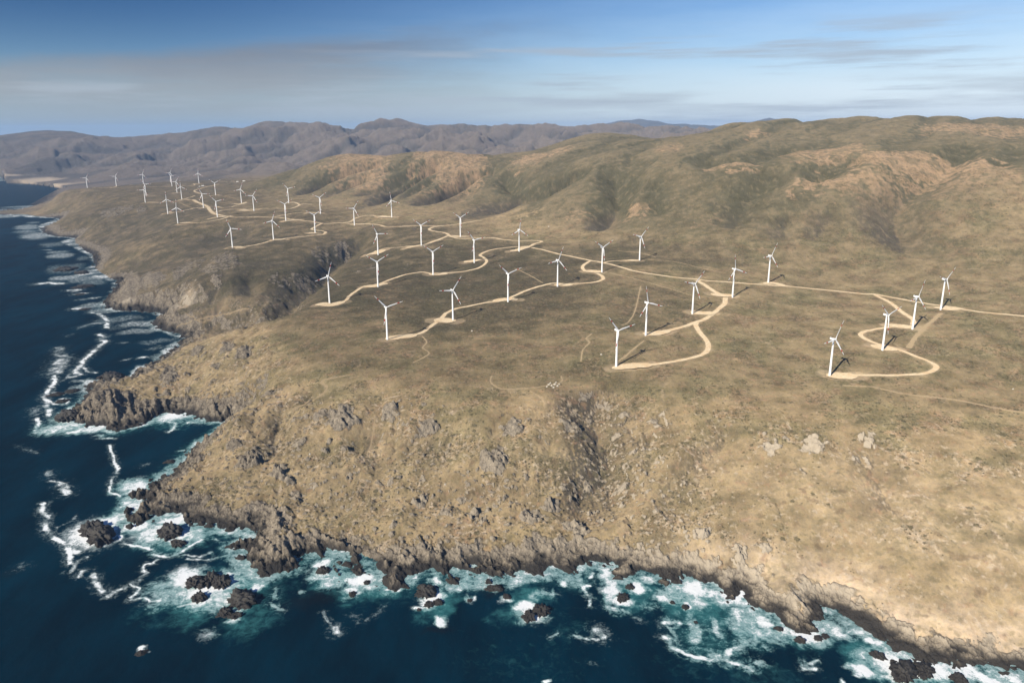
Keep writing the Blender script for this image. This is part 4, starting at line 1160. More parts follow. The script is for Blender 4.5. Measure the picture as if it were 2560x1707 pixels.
FOAM_SPOTS = [                                                     # photo ellipses: x, y, rx, ry, strength
    s1((860, 850))[0] + (62, 34, 1.05), s1((1000, 740))[0] + (30, 14, 1), s1((1620, 730))[0] + (50, 12, 1), s1((1400, 860))[0] + (50, 28, .8), s1((1680, 880))[0] + (60, 24, .75), s1((1230, 600))[0] + (34, 26, .75), s1((1250, 430))[0] + (38, 22, .85), s1((1250, 800))[0] + (40, 12, .9), s1((1700, 1260))[0] + (46, 30, .95), s1((1900, 1370))[0] + (90, 26, .85), s1((1620, 1400))[0] + (80, 30, .55), s1((2050, 1460))[0] + (60, 30, .7), s1((1850, 1480))[0] + (40, 16, .8), s1((2100, 1250))[0] + (50, 24, .6), s1((2200, 1090))[0] + (30, 30, .6), s1((1500, 1330))[0] + (70, 20, .45),
    s2((60, 640))[0] + (24, 12, .95), s2((60, 1130))[0] + (30, 16, .55), s2((330, 980))[0] + (22, 8, .8), s2((520, 680))[0] + (22, 10, .9), s2((200, 740))[0] + (30, 18, .75), s2((380, 890))[0] + (24, 8, .6), s2((1130, 480))[0] + (26, 18, .9), s2((1100, 570))[0] + (34, 22, .7), s2((1480, 620))[0] + (46, 20, 1), s2((1400, 720))[0] + (30, 20, .8), s2((1560, 680))[0] + (30, 12, .7), s2((1760, 715))[0] + (24, 6, 1), s2((930, 740))[0] + (12, 7, .6), s2((1970, 600))[0] + (10, 5, .9), s2((2170, 620))[0] + (20, 12, .7),
    s3((290, 790))[0] + (36, 26, 1), s3((170, 880))[0] + (26, 9, .9), s3((370, 1000))[0] + (20, 15, 1), s3((330, 620))[0] + (18, 14, .8), s3((620, 640))[0] + (36, 24, .5), s3((550, 710))[0] + (14, 5, .9), s3((640, 800))[0] + (14, 12, .9), s3((960, 800))[0] + (18, 12, .75), s3((870, 710))[0] + (16, 8, .4), s3((1140, 860))[0] + (32, 15, 1), s3((1210, 940))[0] + (46, 24, 1), s3((1230, 770))[0] + (16, 12, .6), s3((1500, 660))[0] + (14, 9, .9), s3((1150, 560))[0] + (20, 9, .7), s3((1400, 510))[0] + (14, 12, .7),
    s4((100, 700))[0] + (30, 40, .85), s4((60, 560))[0] + (20, 20, .9), s4((350, 690))[0] + (26, 16, 1), s4((200, 820))[0] + (36, 14, .9), s4((440, 620))[0] + (30, 10, .7), s4((580, 790))[0] + (20, 12, .9), s4((860, 700))[0] + (44, 28, .95), s4((900, 830))[0] + (30, 20, .75), s4((780, 850))[0] + (16, 14, .9), s4((1030, 740))[0] + (20, 16, .85), s4((1280, 770))[0] + (16, 26, .95), s4((1250, 960))[0] + (26, 40, .7), s4((1500, 1010))[0] + (20, 22, .85), s4((1690, 1090))[0] + (26, 14, .85), s4((1900, 1130))[0] + (56, 22, 1.0), s4((1600, 1130))[0] + (40, 20, .5), s4((2200, 1110))[0] + (30, 14, .85), s4((720, 1010))[0] + (18, 8, .7), s4((450, 860))[0] + (40, 16, .3), s4((1350, 1160))[0] + (40, 20, .45),
    s5((1100, 1370))[0] + (44, 32, 1.0), s5((870, 1460))[0] + (38, 13, 1.0), s5((960, 1180))[0] + (30, 12, .9), s5((640, 1110))[0] + (22, 14, .85), s5((870, 1330))[0] + (26, 30, .55), s5((1350, 1420))[0] + (24, 34, .9), s5((1560, 1450))[0] + (40, 28, .9), s5((1800, 1440))[0] + (50, 24, .9), s5((2000, 1530))[0] + (60, 14, .95), s5((1150, 1520))[0] + (60, 12, .8), s5((1740, 1520))[0] + (40, 12, .8), s5((900, 980))[0] + (40, 12, .55), s5((560, 900))[0] + (20, 16, .6), s5((2250, 1530))[0] + (40, 14, .9), s5((690, 960))[0] + (22, 10, .5),
    s0((640, 1260))[0] + (36, 16, .85), s0((540, 1360))[0] + (50, 12, .7), s0((880, 1350))[0] + (60, 10, .8), s0((1580, 1250))[0] + (40, 12, .95), s0((950, 915))[0] + (14, 5, .95), s0((740, 990))[0] + (26, 10, .8), s0((730, 920))[0] + (18, 4, .8), s0((500, 1040))[0] + (14, 5, .8), s0((850, 240))[0] + (50, 8, .85), s0((950, 285))[0] + (40, 7, .8), s0((1100, 360))[0] + (60, 8, .7), s0((1300, 400))[0] + (60, 8, .9), s0((1280, 470))[0] + (60, 7, .85), s0((1450, 560))[0] + (50, 7, .65), s0((1100, 430))[0] + (40, 8, .5), s0((1440, 620))[0] + (30, 6, .6), s0((1420, 690))[0] + (20, 5, .6), s0((1900, 1280))[0] + (60, 10, .5), s0((1000, 965))[0] + (20, 4, .8), s0((1100, 920))[0] + (24, 5, .7),
    c1((620, 1150))[0] + (40, 6, .95), c1((760, 1170))[0] + (36, 8, .8), c1((600, 1070))[0] + (44, 12, .65), c1((560, 950))[0] + (30, 6, .9), c1((520, 920))[0] + (24, 4, .8), c1((480, 850))[0] + (30, 6, .7), c1((330, 770))[0] + (34, 9, .95), c1((250, 690))[0] + (28, 7, .9), c1((240, 730))[0] + (26, 4, .8), c1((310, 648))[0] + (14, 2, .8), c1((60, 590))[0] + (50, 4, .9), c1((850, 1200))[0] + (30, 8, .7), c1((700, 1040))[0] + (22, 5, .6), c1((770, 980))[0] + (16, 6, .6), c1((700, 1270))[0] + (14, 3, .9), c1((730, 1300))[0] + (14, 3, .9), c1((1040, 1245))[0] + (8, 4, .8), c1((60, 230))[0] + (26, 6, .9), c1((20, 262))[0] + (26, 2, .9), c1((300, 290))[0] + (44, 1.6, .95), c1((560, 320))[0] + (14, 1.6, .9), c1((250, 500))[0] + (60, 2.5, .8), c1((20, 530))[0] + (30, 2, .8), c1((450, 897))[0] + (10, 2, .8),
    (354, 1624, 12, 8, .9), (318, 1470, 5, 5, .5), (1365, 1705, 14, 4, .8), (2100, 1700, 10, 6, .9),
]
AERATED = [                                                         # turquoise, air-filled water
    (540, 1480, 140, 60, 1), (470, 1330, 110, 40, .8), (340, 1240, 40, 50, .6), (840, 1440, 90, 40, .9), (930, 1480, 60, 30, .9), (1100, 1510, 50, 46, 1), (1170, 1460, 60, 30, .7), (1320, 1500, 80, 50, .9), (1560, 1480, 80, 50, .9), (1740, 1500, 110, 60, 1), (1770, 1610, 120, 70, .6), (1870, 1560, 60, 60, .8), (2000, 1590, 110, 40, .6), (2180, 1640, 70, 60, .9), (2330, 1690, 120, 30, .8), (1400, 1580, 90, 40, .3), (200, 1000, 60, 30, .5), (190, 1060, 90, 20, .6), (430, 1050, 60, 22, .5), (690, 1560, 200, 50, .0), (1330, 1660, 220, 60, .22), (1850, 1680, 260, 50, .35), (620, 1540, 60, 60, .6),
    (330, 800, 60, 30, .3), (200, 640, 60, 20, .3), (250, 760, 60, 14, .4),
]


def sea_spots(spots, x, y):
    out = np.zeros(x.shape, np.float32)
    for s in spots:
        cx, cy_ = (float(q) for q in at_height(s[0], s[1], 0))
        r = math.hypot(cx, cy_)
        ax = s[2] * r / FOCAL
        ay = min(s[3] * r * math.hypot(r, EYE) / (FOCAL * EYE), ax * 6)
        R_ = max(ax, ay) * 1.8
        idx = np.nonzero((np.abs(x - cx) < R_) & (np.abs(y - cy_) < R_))[0]
        px_ = (x[idx] - cx) * cy_ / r - (y[idx] - cy_) * cx / r
        py_ = (x[idx] - cx) * cx / r + (y[idx] - cy_) * cy_ / r
        d = np.sqrt((px_ / ax) ** 2 + (py_ / ay) ** 2)
        out[idx] = np.maximum(out[idx], (sstep(1.7, 0.15, d) * s[4] if r < 1700 else sstep(1.35, 0.45, d) * s[4] * 0.58))
    return out


wq = np.clip(SRf / 1000, 1, 4)
jx = SX + fbm(SX / (16 * wq), SY / (16 * wq), 4, 301) * 9 * wq; jy = SY + fbm(SX / (16 * wq), SY / (16 * wq), 4, 307) * 9 * wq
foam = np.zeros(SX.shape, np.float32)
foam = np.maximum(foam, sea_spots(FOAM_SPOTS, jx, jy))
jx2 = SX + fbm(SX / 7, SY / 7, 3, 311) * 2.6 * wq; jy2 = SY + fbm(SX / 7, SY / 7, 3, 317) * 2.6 * wq
soft = np.zeros_like(foam)
for px_line, hw, s_ in FOAM_LINES:
    line = np.array([[float(q) for q in at_height(p[0], p[1], 0)] for p in px_line])
    hw = hw * max(1.0, math.hypot(*line[0]) / 1500)
    idx, d, a = near_line(SX, SY, line, hw * 4 + 12)
    if len(idx) == 0:
        continue
    d, a = seg_dist(jx2[idx], jy2[idx], line.astype(np.float32))
    m = len(line) - 1
    v = s_ * (0.80 + 0.5 * perlin(SX[idx] / 22, SY[idx] / 22, 331))
    foam[idx] = np.maximum(foam[idx], v * sstep(hw * 1.5, hw * 0.4, d))
    soft[idx] = np.maximum(soft[idx], 0.32 * s_ * sstep(hw * 3.2 + 6, hw, d))
foam = np.maximum(foam, soft)
aer = sea_spots(AERATED, SX + fbm(SX / 60, SY / 60, 4, 341) * 45, SY + fbm(SX / 60, SY / 60, 4, 347) * 45)
shore_f = sstep(-26, -2, ssd + fbm(SX / 40, SY / 40, 3, 351) * 22) * (0.5 + 0.6 * fbm(SX / 70, SY / 70, 3, 357)) * np.clip(1.15 - ssd / -60, 0, 1)
shore_f *= np.where(SRf < 12000, 1, 0) * np.where(ssd > -60, 1, 0)
foam = np.maximum(foam, np.clip(shore_f, 0, 0.8))
aer = np.clip(np.maximum(aer, 0.45 * sstep(-45, -5, ssd) * (SRf < 3000)) + 0.35 * foam, 0, 1) * (0.35 + 0.65 * sstep(1900, 1500, SRf))
kelp = sea_spots([s3((840, 700))[0] + (40, 18, .8), s2((1050, 790))[0] + (70, 22, .7), s3((330, 1090))[0] + (40, 12, .8), s4((2200, 980))[0] + (60, 30, .8), s5((900, 1020))[0] + (70, 36, .8), s5((1180, 1230))[0] + (40, 30, .7), s5((2250, 1500))[0] + (60, 12, .7), s1((80, 1220))[0] + (26, 8, .4)], SX + fbm(SX / 20, SY / 20, 3, 361) * 14, SY + fbm(SX / 20, SY / 20, 3, 363) * 14)

m_sea, s = new_mat("ocean_water")
pos = s.n('ShaderNodeNewGeometry').outputs['Position']
fo = A(s, 'foam'); ae = A(s, 'aeration'); ke = A(s, 'kelp')
f1 = s.noise(pos, 0.11, 6, 0.68, 0.6)
f2 = s.noise(pos, 0.45, 5, 0.65, 0.8)
f3 = s.ramp(s.math('ADD', s.math('MULTIPLY', s.noise(s.mapping(pos, (1, .35, 1), (0, 0, R(-25))), 0.012, 6, 0.68), 0.7), s.math('MULTIPLY', s.noise(pos, 0.0022, 3, 0.5), 0.3)), 0.35, 0.65)
lace = s.noise(pos, 0.10, 5, 0.6, 1.2, 'RIDGED_MULTIFRACTAL')
nmix = s.math('ADD', s.math('MULTIPLY', f1, 0.62), s.math('MULTIPLY', f2, 0.38))
fm = s.math('ADD', fo, s.math('MULTIPLY', s.math('SUBTRACT', nmix, 0.5), 2.1))
solid = s.ramp(fm, 0.46, 0.86)
thin = s.math('MULTIPLY', s.ramp(fm, 0.20, 0.75), 0.30)
white = s.math('MAXIMUM', solid, thin)
milk = s.ramp(fm, 0.12, 0.55)
gate = s.ramp(fo, 0.03, 0.14)
white = s.math('MULTIPLY', white, gate)
deepc = s.mix(f3, rgba(.0000, .0075, .0160), rgba(.0000, .0190, .0370))
turq = s.mix(f1, rgba(.006, .055, .070), rgba(.055, .205, .21))
aem = s.ramp(s.math('ADD', ae, s.math('MULTIPLY', s.math('SUBTRACT', f1, 0.5), 1.3)), 0.12, 1.10)
wc_ = s.mix(aem, deepc, turq)
wc_ = s.mix(s.math('MULTIPLY', ke, s.ramp(f2, 0.35, 0.6, 0.4, 1.0)), wc_, rgba(.006, .007, .009))
wc_ = s.mix(s.math('MULTIPLY', s.math('MULTIPLY', milk, gate), s.ramp(ae, 0.1, 0.5, 0.12, 0.55)), wc_, rgba(.20, .42, .42))
wcol = s.mix(white, wc_, rgba(.80, .83, .84))
# wind chop
wv = s.noise(s.mapping(pos, (1, 0.55, 1), (0, 0, R(35))), 0.09, 5, 0.6)
wv2 = s.noise(s.mapping(pos, (1, 0.6, 1), (0, 0, R(20))), 0.35, 3, 0.6)
wv3 = s.noise(s.mapping(pos, (1, 0.3, 1), (0, 0, R(-30))), 0.022, 2, 0.5)
hh = s.math('ADD', s.math('ADD', s.math('MULTIPLY', wv, 1.6), s.math('MULTIPLY', wv3, 5.0)), s.math('MULTIPLY', wv2, 0.5))
sb = finish(s, wcol, s.math('ADD', 0.16, s.math('MULTIPLY', white, 0.7)), hh, 0.55, 1.0, 0.5)
sb.inputs['IOR'].default_value = 1.005                         # seen as through the polarising filter that darkened the photograph's sky
sg = ssd.reshape(len(srad), len(st_)); hg = shg.reshape(sg.shape)
mn = np.minimum(np.minimum(hg[:-1, :-1], hg[1:, :-1]), np.minimum(hg[:-1, 1:], hg[1:, 1:]))
ms = np.minimum(np.minimum(sg[:-1, :-1], sg[1:, :-1]), np.minimum(sg[:-1, 1:], sg[1:, 1:]))
me, used = grid_mesh("sea", SX, SY, np.zeros_like(SX), len(srad), len(st_), (ms < 20) | (mn < 1.0))
attr(me, 'foam', foam[used]); attr(me, 'aeration', aer[used]); attr(me, 'kelp', kelp[used])
me.materials.append(m_sea)
sea = bpy.data.objects.new("sea", me)
COL.objects.link(sea)
sea['kind'] = 'structure'


# ================================================================== roads as draped gravel sheets
HF = HB.reshape(NR, NT_)
m_gravel, q = new_mat("gravel")
pos = q.n('ShaderNodeNewGeometry').outputs['Position']
a1 = q.noise(pos, 0.25, 5, 0.6); a2 = q.noise(pos, 0.05, 4, 0.6)
gc = q.mix(q.ramp(a1, 0.3, 0.7), rgba(.39, .31, .205), rgba(.52, .425, .29))
gc = q.mix(q.ramp(a2, 0.45, 0.65, 0, 0.5), gc, rgba(.40, .27, .15))
finish(q, gc, 0.95, a1, 0.3, 0.3, 0.1, 1.0)
m_path, q = new_mat("trodden_earth")
pos = q.n('ShaderNodeNewGeometry').outputs['Position']
a1 = q.noise(pos, 0.3, 4, 0.6)
finish(q, q.mix(a1, rgba(.23, .175, .105), rgba(.32, .25, .155)), 0.95, a1, 0.3, 0.3, 0.1, 1.0)

for si, (kind, wdt, line) in enumerate(strips):
    nl = len(line)
    tan = np.gradient(line, axis=0); tan /= np.linalg.norm(tan, axis=1)[:, None] + 1e-9
    nor = np.stack([-tan[:, 1], tan[:, 0]], 1)
    cross = 7 if kind == "pad" else (5 if kind == "road" else 3)
    s_along = np.arange(nl) * 6.0
    jl = perlin(s_along / 17, s_along * 0 + si * 3.7, 401) ; jr = perlin(s_along / 17, s_along * 0 + si * 3.7, 403)
    endf = np.ones(nl)
    if kind == "pad":
        u = np.linspace(-1, 1, nl); endf = np.sqrt(np.clip(1.02 - np.abs(u) ** 3.2, 0.05, 1))
    wob = 0.22 if kind != "path" else 0.35
    X_ = []; Y_ = []
    for k_ in range(cross):
        f = k_ / (cross - 1) * 2 - 1
        j = np.where(f > 0, jl, jr)
        off = f * wdt / 2 * endf * (1 + wob * j + (0.10 if abs(f) == 1 else 0) * perlin(s_along / 5.3, s_along * 0 + si * 1.9 + f, 405))
        X_.append(line[:, 0] + nor[:, 0] * off); Y_.append(line[:, 1] + nor[:, 1] * off)
    X_ = np.array(X_).T; Y_ = np.array(Y_).T
    lift = {"road": 0.45, "pad": 0.60, "path": 0.30}[kind] + 0.004 * (si % 20)
    Z_ = sample(HF, X_.ravel(), Y_.ravel()).reshape(X_.shape)
    rr_ = np.hypot(X_, Y_)
    if kind != "path":                      # graded level across
        Z_ = Z_ * 0.35 + Z_.max(1, keepdims=True) * 0.65
    Z_ = Z_ + lift * np.clip(rr_ / 1800, 0.8, 2.5)
    fc = []
    for i in range(nl - 1):
        for k_ in range(cross - 1):
            b0 = i * cross + k_
            fc.append((b0, b0 + 1, b0 + cross + 1, b0 + cross))
    nm = {"road": "road", "pad": "gravel_ground", "path": "path"}[kind]
    me = bpy.data.meshes.new(nm)
    me.from_pydata(np.stack([X_.ravel(), Y_.ravel(), Z_.ravel()], 1).tolist(), [], fc)
    if me.polygons[0].normal.z < 0:
        me.flip_normals()
    me.polygons.foreach_set('use_smooth', np.ones(len(me.polygons), bool))
    me.materials.append(m_path if kind == "path" else m_gravel)
    o = bpy.data.objects.new(nm, me)
    COL.objects.link(o)
    o['kind'] = 'structure'


# ================================================================== mesh helpers for things
def obj(name, bm, mats, parent=None):
    me = bpy.data.meshes.new(name)
    bm.to_mesh(me); bm.free()
    for m in (mats if isinstance(mats, (list, tuple)) else [mats]):
        me.materials.append(m)
    o = bpy.data.objects.new(name, me)
    COL.objects.link(o)
    if parent:
        o.parent = parent
    return o


def lathe(bm, prof, seg=20, axis='z', mat=0):
    """prof: list of (radius, position along the axis)"""
    rings = []
    for r, h in prof:
        ring = []
        for i in range(seg):
            a = 2 * math.pi * i / seg
            p = (r * math.cos(a), r * math.sin(a), h) if axis == 'z' else (r * math.cos(a), h, r * math.sin(a))
            ring.append(bm.verts.new(p))
        rings.append(ring)
    for a, b in zip(rings, rings[1:]):
        for i in range(seg):
            f = bm.faces.new((a[i], a[(i + 1) % seg], b[(i + 1) % seg], b[i])); f.smooth = True; f.material_index = mat
    bm.faces.new(rings[0][::-1]).material_index = mat
    bm.faces.new(rings[-1]).material_index = mat
    bmesh.ops.recalc_face_normals(bm, faces=bm.faces)


def paint(name, c, rough=0.45, dirt=0.12):
    m, q = new_mat(name)
    p_ = q.n('ShaderNodeTexCoord').outputs['Object']
    n_ = q.noise(q.mapping(p_, (1, 1, 0.12)), 1.3, 4, 0.6)
    finish(q, q.mix(q.ramp(n_, 0.45, 0.75, 0, dirt), rgba(*c), rgba(c[0] * .6, c[1] * .57, c[2] * .52)), rough, spec=0.3)
    return m


m_white = paint("white_paint", (.80, .80, .79))
m_red = paint("red_paint", (.46, .045, .035))
m_grey = paint("grey_steel", (.22, .22, .22))

# ================================================================== one wind turbine, then its copies
HUB_H, BLADE = 70.0, 37.4
AXIS_AZ, TILT, CONE = 0.5498, R(5.0), R(6.0)
axis = Vector((math.sin(AXIS_AZ) * math.cos(TILT), -math.cos(AXIS_AZ) * math.cos(TILT), math.sin(TILT)))
hor = Vector((math.cos(AXIS_AZ), math.sin(AXIS_AZ), 0))
up = axis.cross(hor)
if up.z < 0:
    up = -up

bm = bmesh.new()
lathe(bm, [(2.25, -3), (2.25, 0.0), (2.12, 8), (1.95, 24), (1.72, 45), (1.42, 67.2), (1.42, 67.9)], 24)
tower = obj("tower", bm, m_white)
bm = bmesh.new()                                              # steel door at the foot, facing the pad
for (x0, x1, z0, z1, y_) in ((-0.5, 0.5, 0.4, 2.7, 2.32),):
    bmesh.ops.create_cube(bm, size=1, matrix=Matrix.Translation((0, 2.2, 1.6)) @ Matrix.Diagonal((1.0, 0.34, 2.3, 1)))
bmesh.ops.bevel(bm, geom=bm.edges[:], offset=0.06, segments=2, affect='EDGES')
door = obj("door", bm, m_grey, tower)
door.rotation_euler = (0, 0, R(-60))
# nacelle: rounded housing lying along the rotor axis (local +Y = towards the rotor)
bm = bmesh.new()
secs = [(-7.0, 1.15, 1.15, 0.25), (-6.6, 1.55, 1.55, 0.15), (-3.5, 1.75, 1.8, 0.05), (0.0, 1.8, 1.9, 0.0), (1.6, 1.7, 1.75, -0.02), (2.4, 1.35, 1.4, -0.05)]
rings = []
for y_, hw, hh_, zo in secs:
    ring = []
    for i in range(20):
        a = 2 * math.pi * i / 20
        ca, sa = math.cos(a), math.sin(a)
        e = 0.45
        ring.append(bm.verts.new((hw * math.copysign(abs(ca) ** e, ca), y_, hh_ * math.copysign(abs(sa) ** e, sa) + zo)))
    rings.append(ring)
for a, b in zip(rings, rings[1:]):
    for i in range(20):
        bm.faces.new((a[i], a[(i + 1) % 20], b[(i + 1) % 20], b[i])).smooth = True
bm.faces.new(rings[0]); bm.faces.new(rings[-1])
bmesh.ops.create_cube(bm, size=1, matrix=Matrix.Translation((0, -6.0, 2.1)) @ Matrix.Diagonal((2.6, 0.9, 1.2, 1)))   # cooler hood
bmesh.ops.recalc_face_normals(bm, faces=bm.faces)
nacelle = obj("nacelle", bm, m_white)
bm = bmesh.new()
lathe(bm, [(1.25, -1.3), (1.5, -0.9), (1.55, 0.1), (1.3, 1.0), (0.85, 1.6), (0.3, 1.95), (0.05, 2.0)], 20, 'y')
hub = obj("rotor_hub", bm, m_white)
# blade: local +Z is the span, +Y the rotor axis, chord along X; red band before the white tip
bm = bmesh.new()
ST_ = [(0.9, .90, .90, 0), (2.2, .92, .86, 0), (4.5, 1.25, .62, 12), (8, 1.62, .42, 11), (13, 1.42, .31, 8), (19, 1.12, .23, 5.5), (24.2, .94, .18, 4), (24.3, .94, .18, 4), (29.6, .72, .13, 2.5), (29.7, .72, .13, 2.5), (35, .48, .085, 1), (36.6, .30, .05, 0), (37.4, .08, .02, 0)]
rings = []
for z_, c_, t_, tw in ST_:
    ring = []
    rt = Matrix.Rotation(R(tw + 4), 4, 'Z')
    for i in range(14):
        a = 2 * math.pi * i / 14
        x_ = c_ * math.cos(a) + (c_ - .9) * 0.45
        y_ = t_ * math.sin(a) * (1.0 if math.cos(a) < 0 else 0.75)
        ring.append(bm.verts.new(rt @ Vector((x_, y_, z_))))
    rings.append(ring)
for (a, b), s_ in zip(zip(rings, rings[1:]), ST_):
    red = 24.25 < s_[0] < 29.6
    for i in range(14):
        f = bm.faces.new((a[i], a[(i + 1) % 14], b[(i + 1) % 14], b[i])); f.smooth = True; f.material_index = 1 if red else 0
bm.faces.new(rings[0]); bm.faces.new(rings[-1])
bmesh.ops.recalc_face_normals(bm, faces=bm.faces)
blade = obj("blade", bm, [m_white, m_red])
head_m = Matrix((-hor, axis, up)).transposed().to_4x4()       # columns: X, Y = rotor axis, Z = up
top = Vector((0, 0, HUB_H - 0.3))


def place_parts(root, parts, phase):
    tw_, dr_, na_, hb_, bls = parts
    tw_.parent = root
    dr_.parent = tw_
    na_.parent = root; na_.matrix_local = Matrix.Translation(top) @ head_m
    hc = Matrix.Translation(top + axis * 3.9) @ head_m
    hb_.parent = root; hb_.matrix_local = hc
    for k_, bl in enumerate(bls):
        bl.parent = root
        bl.matrix_local = hc @ Matrix.Rotation(-phase - k_ * 2 * math.pi / 3, 4, 'Y') @ Matrix.Rotation(-CONE, 4, 'X')


def copy_of(o):
    c = o.copy(); COL.objects.link(c)
    return c


first = (tower, door, nacelle, hub, (blade, copy_of(blade), copy_of(blade)))
for ti, (X_, Y_, Z_, ph) in enumerate(TURBINES):
    root = bpy.data.objects.new("wind_turbine", None)
    COL.objects.link(root)
    root.empty_display_size = 5
    root.location = (X_, Y_, float(sample(HF, X_, Y_)) + 0.2)
    parts = first if ti == 0 else (copy_of(tower), copy_of(door), copy_of(nacelle), copy_of(hub), tuple(copy_of(blade) for _ in range(3)))
    place_parts(root, parts, R(ph))
    root['label'] = TURBINE_LABELS[ti]
    root['category'] = "wind turbine"
    root['group'] = "wind turbines of the coastal wind farm"


# ================================================================== rocks standing in the surf
m_rock, q = new_mat("wet_rock")
pos = q.n('ShaderNodeNewGeometry').outputs['Position']
a1 = q.noise(q.mapping(pos, (1, .6, .8), (0, 0, .6)), 0.25, 7, 0.68); a2 = q.noise(pos, 0.8, 5, 0.65)
sepz = q.n('ShaderNodeSeparateXYZ'); q.l(pos, sepz.inputs[0])
zz = q.math('ADD', sepz.outputs[2], q.math('MULTIPLY', q.math('SUBTRACT', a1, 0.5), 9))
dry = q.mix(a1, rgba(.026, .025, .024), rgba(.072, .066, .059))
dry = q.mix(q.ramp(a2, .6, .75, 0, .6), dry, rgba(.17, .15, .12))
finish(q, q.mix(q.ramp(zz, 3.0, 9.0), q.mix(a2, rgba(.012, .011, .011), rgba(.042, .037, .033)), dry), 0.7, q.math('ADD', a1, a2), 0.8, 1.2, 0.3)
m_pale, q = new_mat("pale_stone")
pos = q.n('ShaderNodeNewGeometry').outputs['Position']
a1 = q.noise(pos, 0.5, 5, 0.6)
finish(q, q.mix(a1, rgba(.34, .30, .24), rgba(.54, .50, .43)), 0.9, a1, 0.5, 0.5, 0.1)


def rock_mesh(name, w_, d_, h_, seed, sub=5, blocky=1.0):
    bm = bmesh.new()
    bmesh.ops.create_icosphere(bm, subdivisions=sub, radius=1.0)
    co = np.array([v.co[:] for v in bm.verts], np.float32)
    rnd = random.Random(seed)
    ox, oy = rnd.uniform(0, 50), rnd.uniform(0, 50)
    nx, ny, nz = co.T
    a = fbm(nx * 1.3 + nz * .6 + ox, ny * 1.3 - nz * .5 + oy, 4, seed)
    b = ridged(nx * 2.2 + nz * .9 + ox, ny * 2.2 + nz * .7 + oy, 4, seed + 3)
    e_, c_ = cells(nx * 2.0 + nz * .8 + ox, ny * 2.0 - nz * 1.1 + oy, seed % 50)
    k_ = 1 + 0.60 * a + (b - .35) * 0.50 * blocky + (c_ - .5) * 0.34 * blocky * sstep(0, .15, e_)
    co = co * k_[:, None]
    co[:, 0] *= w_ / 2; co[:, 1] *= d_ / 2
    co[:, 2] = np.where(co[:, 2] > 0, co[:, 2] * h_, co[:, 2] * 3.0) 
    lean = rnd.uniform(-.35, .35)
    co[:, 0] += co[:, 2] * lean
    for v, c in zip(bm.verts, co):
        v.co = c.tolist()
    for f in bm.faces:
        f.smooth = True
    me = bpy.data.meshes.new(name)
    bm.to_mesh(me); bm.free()
    return me


for i, (px, py, w_px, h_px, lab) in enumerate(SEA_ROCKS):
    X_, Y_ = (float(v) for v in at_height(px, py + h_px * 0.25, 0.0))
    r_ = math.hypot(X_, Y_)
    wm = w_px * r_ / FOCAL * 1.12
    vis = h_px * math.hypot(r_, EYE) / FOCAL                      # apparent height seen from above: part depth, part height
    el_ = math.atan2(EYE, r_)
    hm = min(0.5 * vis / math.cos(el_), 0.36 * wm)
    dm = min(max(0.75 * vis / math.sin(el_), wm * 0.5), wm * 1.5)
    me = rock_mesh("sea_rock", wm, dm, hm, 500 + i * 11)
    me.materials.append(m_rock)
    o = bpy.data.objects.new("sea_rock", me)
    COL.objects.link(o)
    o.location = (X_, Y_, -0.4)
    o.rotation_euler = (0, 0, -math.atan2(X_, Y_))
    o['label'] = lab; o['category'] = "rock"; o['group'] = "dark rocks standing in the surf"

# pale boulders on the plateau
for i, (px, py, s_, lab) in enumerate(BOULDERS):
    X_, Y_ = on_land(px, py, HF)
    me = rock_mesh("boulder", s_, s_ * .8, s_ * .6, 900 + i * 7, 4)
    me.materials.append(m_pale)
    o = bpy.data.objects.new("boulder", me)
    COL.objects.link(o)
    o.location = (X_, Y_, float(sample(HF, X_, Y_)))
    o['label'] = lab; o['category'] = "boulder"
    if 'heap' in lab:
        o['group'] = "white boulders heaped on the plateau"

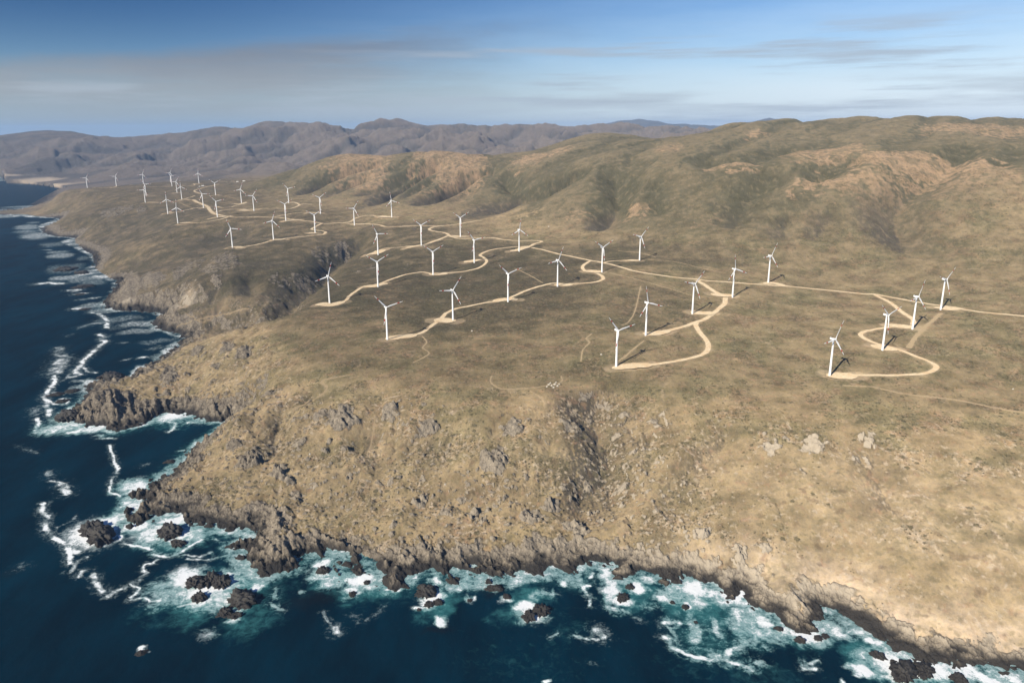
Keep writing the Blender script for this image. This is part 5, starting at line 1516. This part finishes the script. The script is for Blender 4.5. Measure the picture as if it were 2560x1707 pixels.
# sheds beside the far tracks
m_wall = paint("shed_wall", (.72, .71, .68)); m_roof = paint("shed_roof", (.62, .62, .60)); m_dark = paint("dark_opening", (.06, .06, .065))
for px, py, L_, W_, H_, rz, lab, nm in SHEDS:
    X_, Y_ = on_land(px, py, HF)
    root = bpy.data.objects.new(nm, None); COL.objects.link(root)
    root.location = (X_, Y_, float(sample(HF, X_, Y_)) - 0.2); root.rotation_euler = (0, 0, rz)
    root['label'] = lab; root['category'] = "shed"
    bm = bmesh.new()
    bmesh.ops.create_cube(bm, size=1, matrix=Matrix.Translation((0, 0, H_ / 2 - 1)) @ Matrix.Diagonal((L_, W_, H_ + 2, 1)))
    wall_ = obj("wall", bm, m_wall, root)
    bm = bmesh.new()
    e_ = 0.5
    v_ = [bm.verts.new(p) for p in ((-L_ / 2 - e_, -W_ / 2 - e_, H_ + .02), (L_ / 2 + e_, -W_ / 2 - e_, H_ + .02), (L_ / 2 + e_, W_ / 2 + e_, H_ + .02), (-L_ / 2 - e_, W_ / 2 + e_, H_ + .02), (-L_ / 2 - e_, 0, H_ + W_ * .28), (L_ / 2 + e_, 0, H_ + W_ * .28))]
    for f in ((0, 1, 5, 4), (2, 3, 4, 5), (0, 4, 3), (1, 2, 5), (3, 2, 1, 0)):
        bm.faces.new([v_[k_] for k_ in f])
    obj("roof", bm, m_roof, root)
    bm = bmesh.new()
    bmesh.ops.create_cube(bm, size=1, matrix=Matrix.Translation((L_ * .15, -W_ / 2 - .05, 1.5)) @ Matrix.Diagonal((3.2, .2, 3.0, 1)))
    obj("door", bm, m_dark, root)

# ================================================================== blue mountains far inland
m_mtn, q = new_mat("bare_mountain")
pos = q.n('ShaderNodeNewGeometry').outputs['Position']
finish(q, q.mix(q.noise(pos, .0012, 5, .6), rgba(.09, .085, .07), rgba(.16, .14, .11)), 1.0)
mt = np.linspace(R(2), R(27), 320); mr = np.linspace(24000, 38000, 60)
MT, MR = np.meshgrid(mt, mr)
MX = (np.sin(MT) * MR).ravel(); MY = (np.cos(MT) * MR).ravel()
mh = (ridged(MX / 5200, MY / 8000, 5, 611) * 330 + fbm(MX / 9000, MY / 9000, 3, 617) * 260 + 560) * np.sin(np.clip((MR.ravel() - 24000) / 14000, 0, 1) * math.pi) ** 0.7 * sstep(R(2), R(6), MT.ravel()) * sstep(R(27), R(20), MT.ravel()) - 10
me, used = grid_mesh("mountains", MX, MY, mh.astype(np.float32), 60, 320, np.ones((59, 319), bool))
me.materials.append(m_mtn)
o = bpy.data.objects.new("mountains", me); COL.objects.link(o); o['kind'] = 'structure'

# ================================================================== haze: the salty air between the aircraft and the far range
hz_top = max(EYE + 15.0, float(HB.max()) + 15.0, float(mh.max()) + 15.0)
HAZE = 0.000023
bm = bmesh.new()
bmesh.ops.create_cube(bm, size=1, matrix=Matrix.Translation((0, 22000, (hz_top - 20) / 2)) @ Matrix.Diagonal((104000, 52000, hz_top + 20, 1)))
m_haze = bpy.data.materials.new("haze")
m_haze.use_nodes = True
q = NT(m_haze.node_tree)
v_ = q.n('ShaderNodeVolumePrincipled')
v_.inputs['Color'].default_value = (.42, .64, 1.0, 1)
v_.inputs['Density'].default_value = HAZE
v_.inputs['Anisotropy'].default_value = 0.0
o_ = q.n('ShaderNodeOutputMaterial')
q.l(v_.outputs[0], o_.inputs['Volume'])
hz = obj("haze", bm, m_haze)
hz['kind'] = 'stuff'
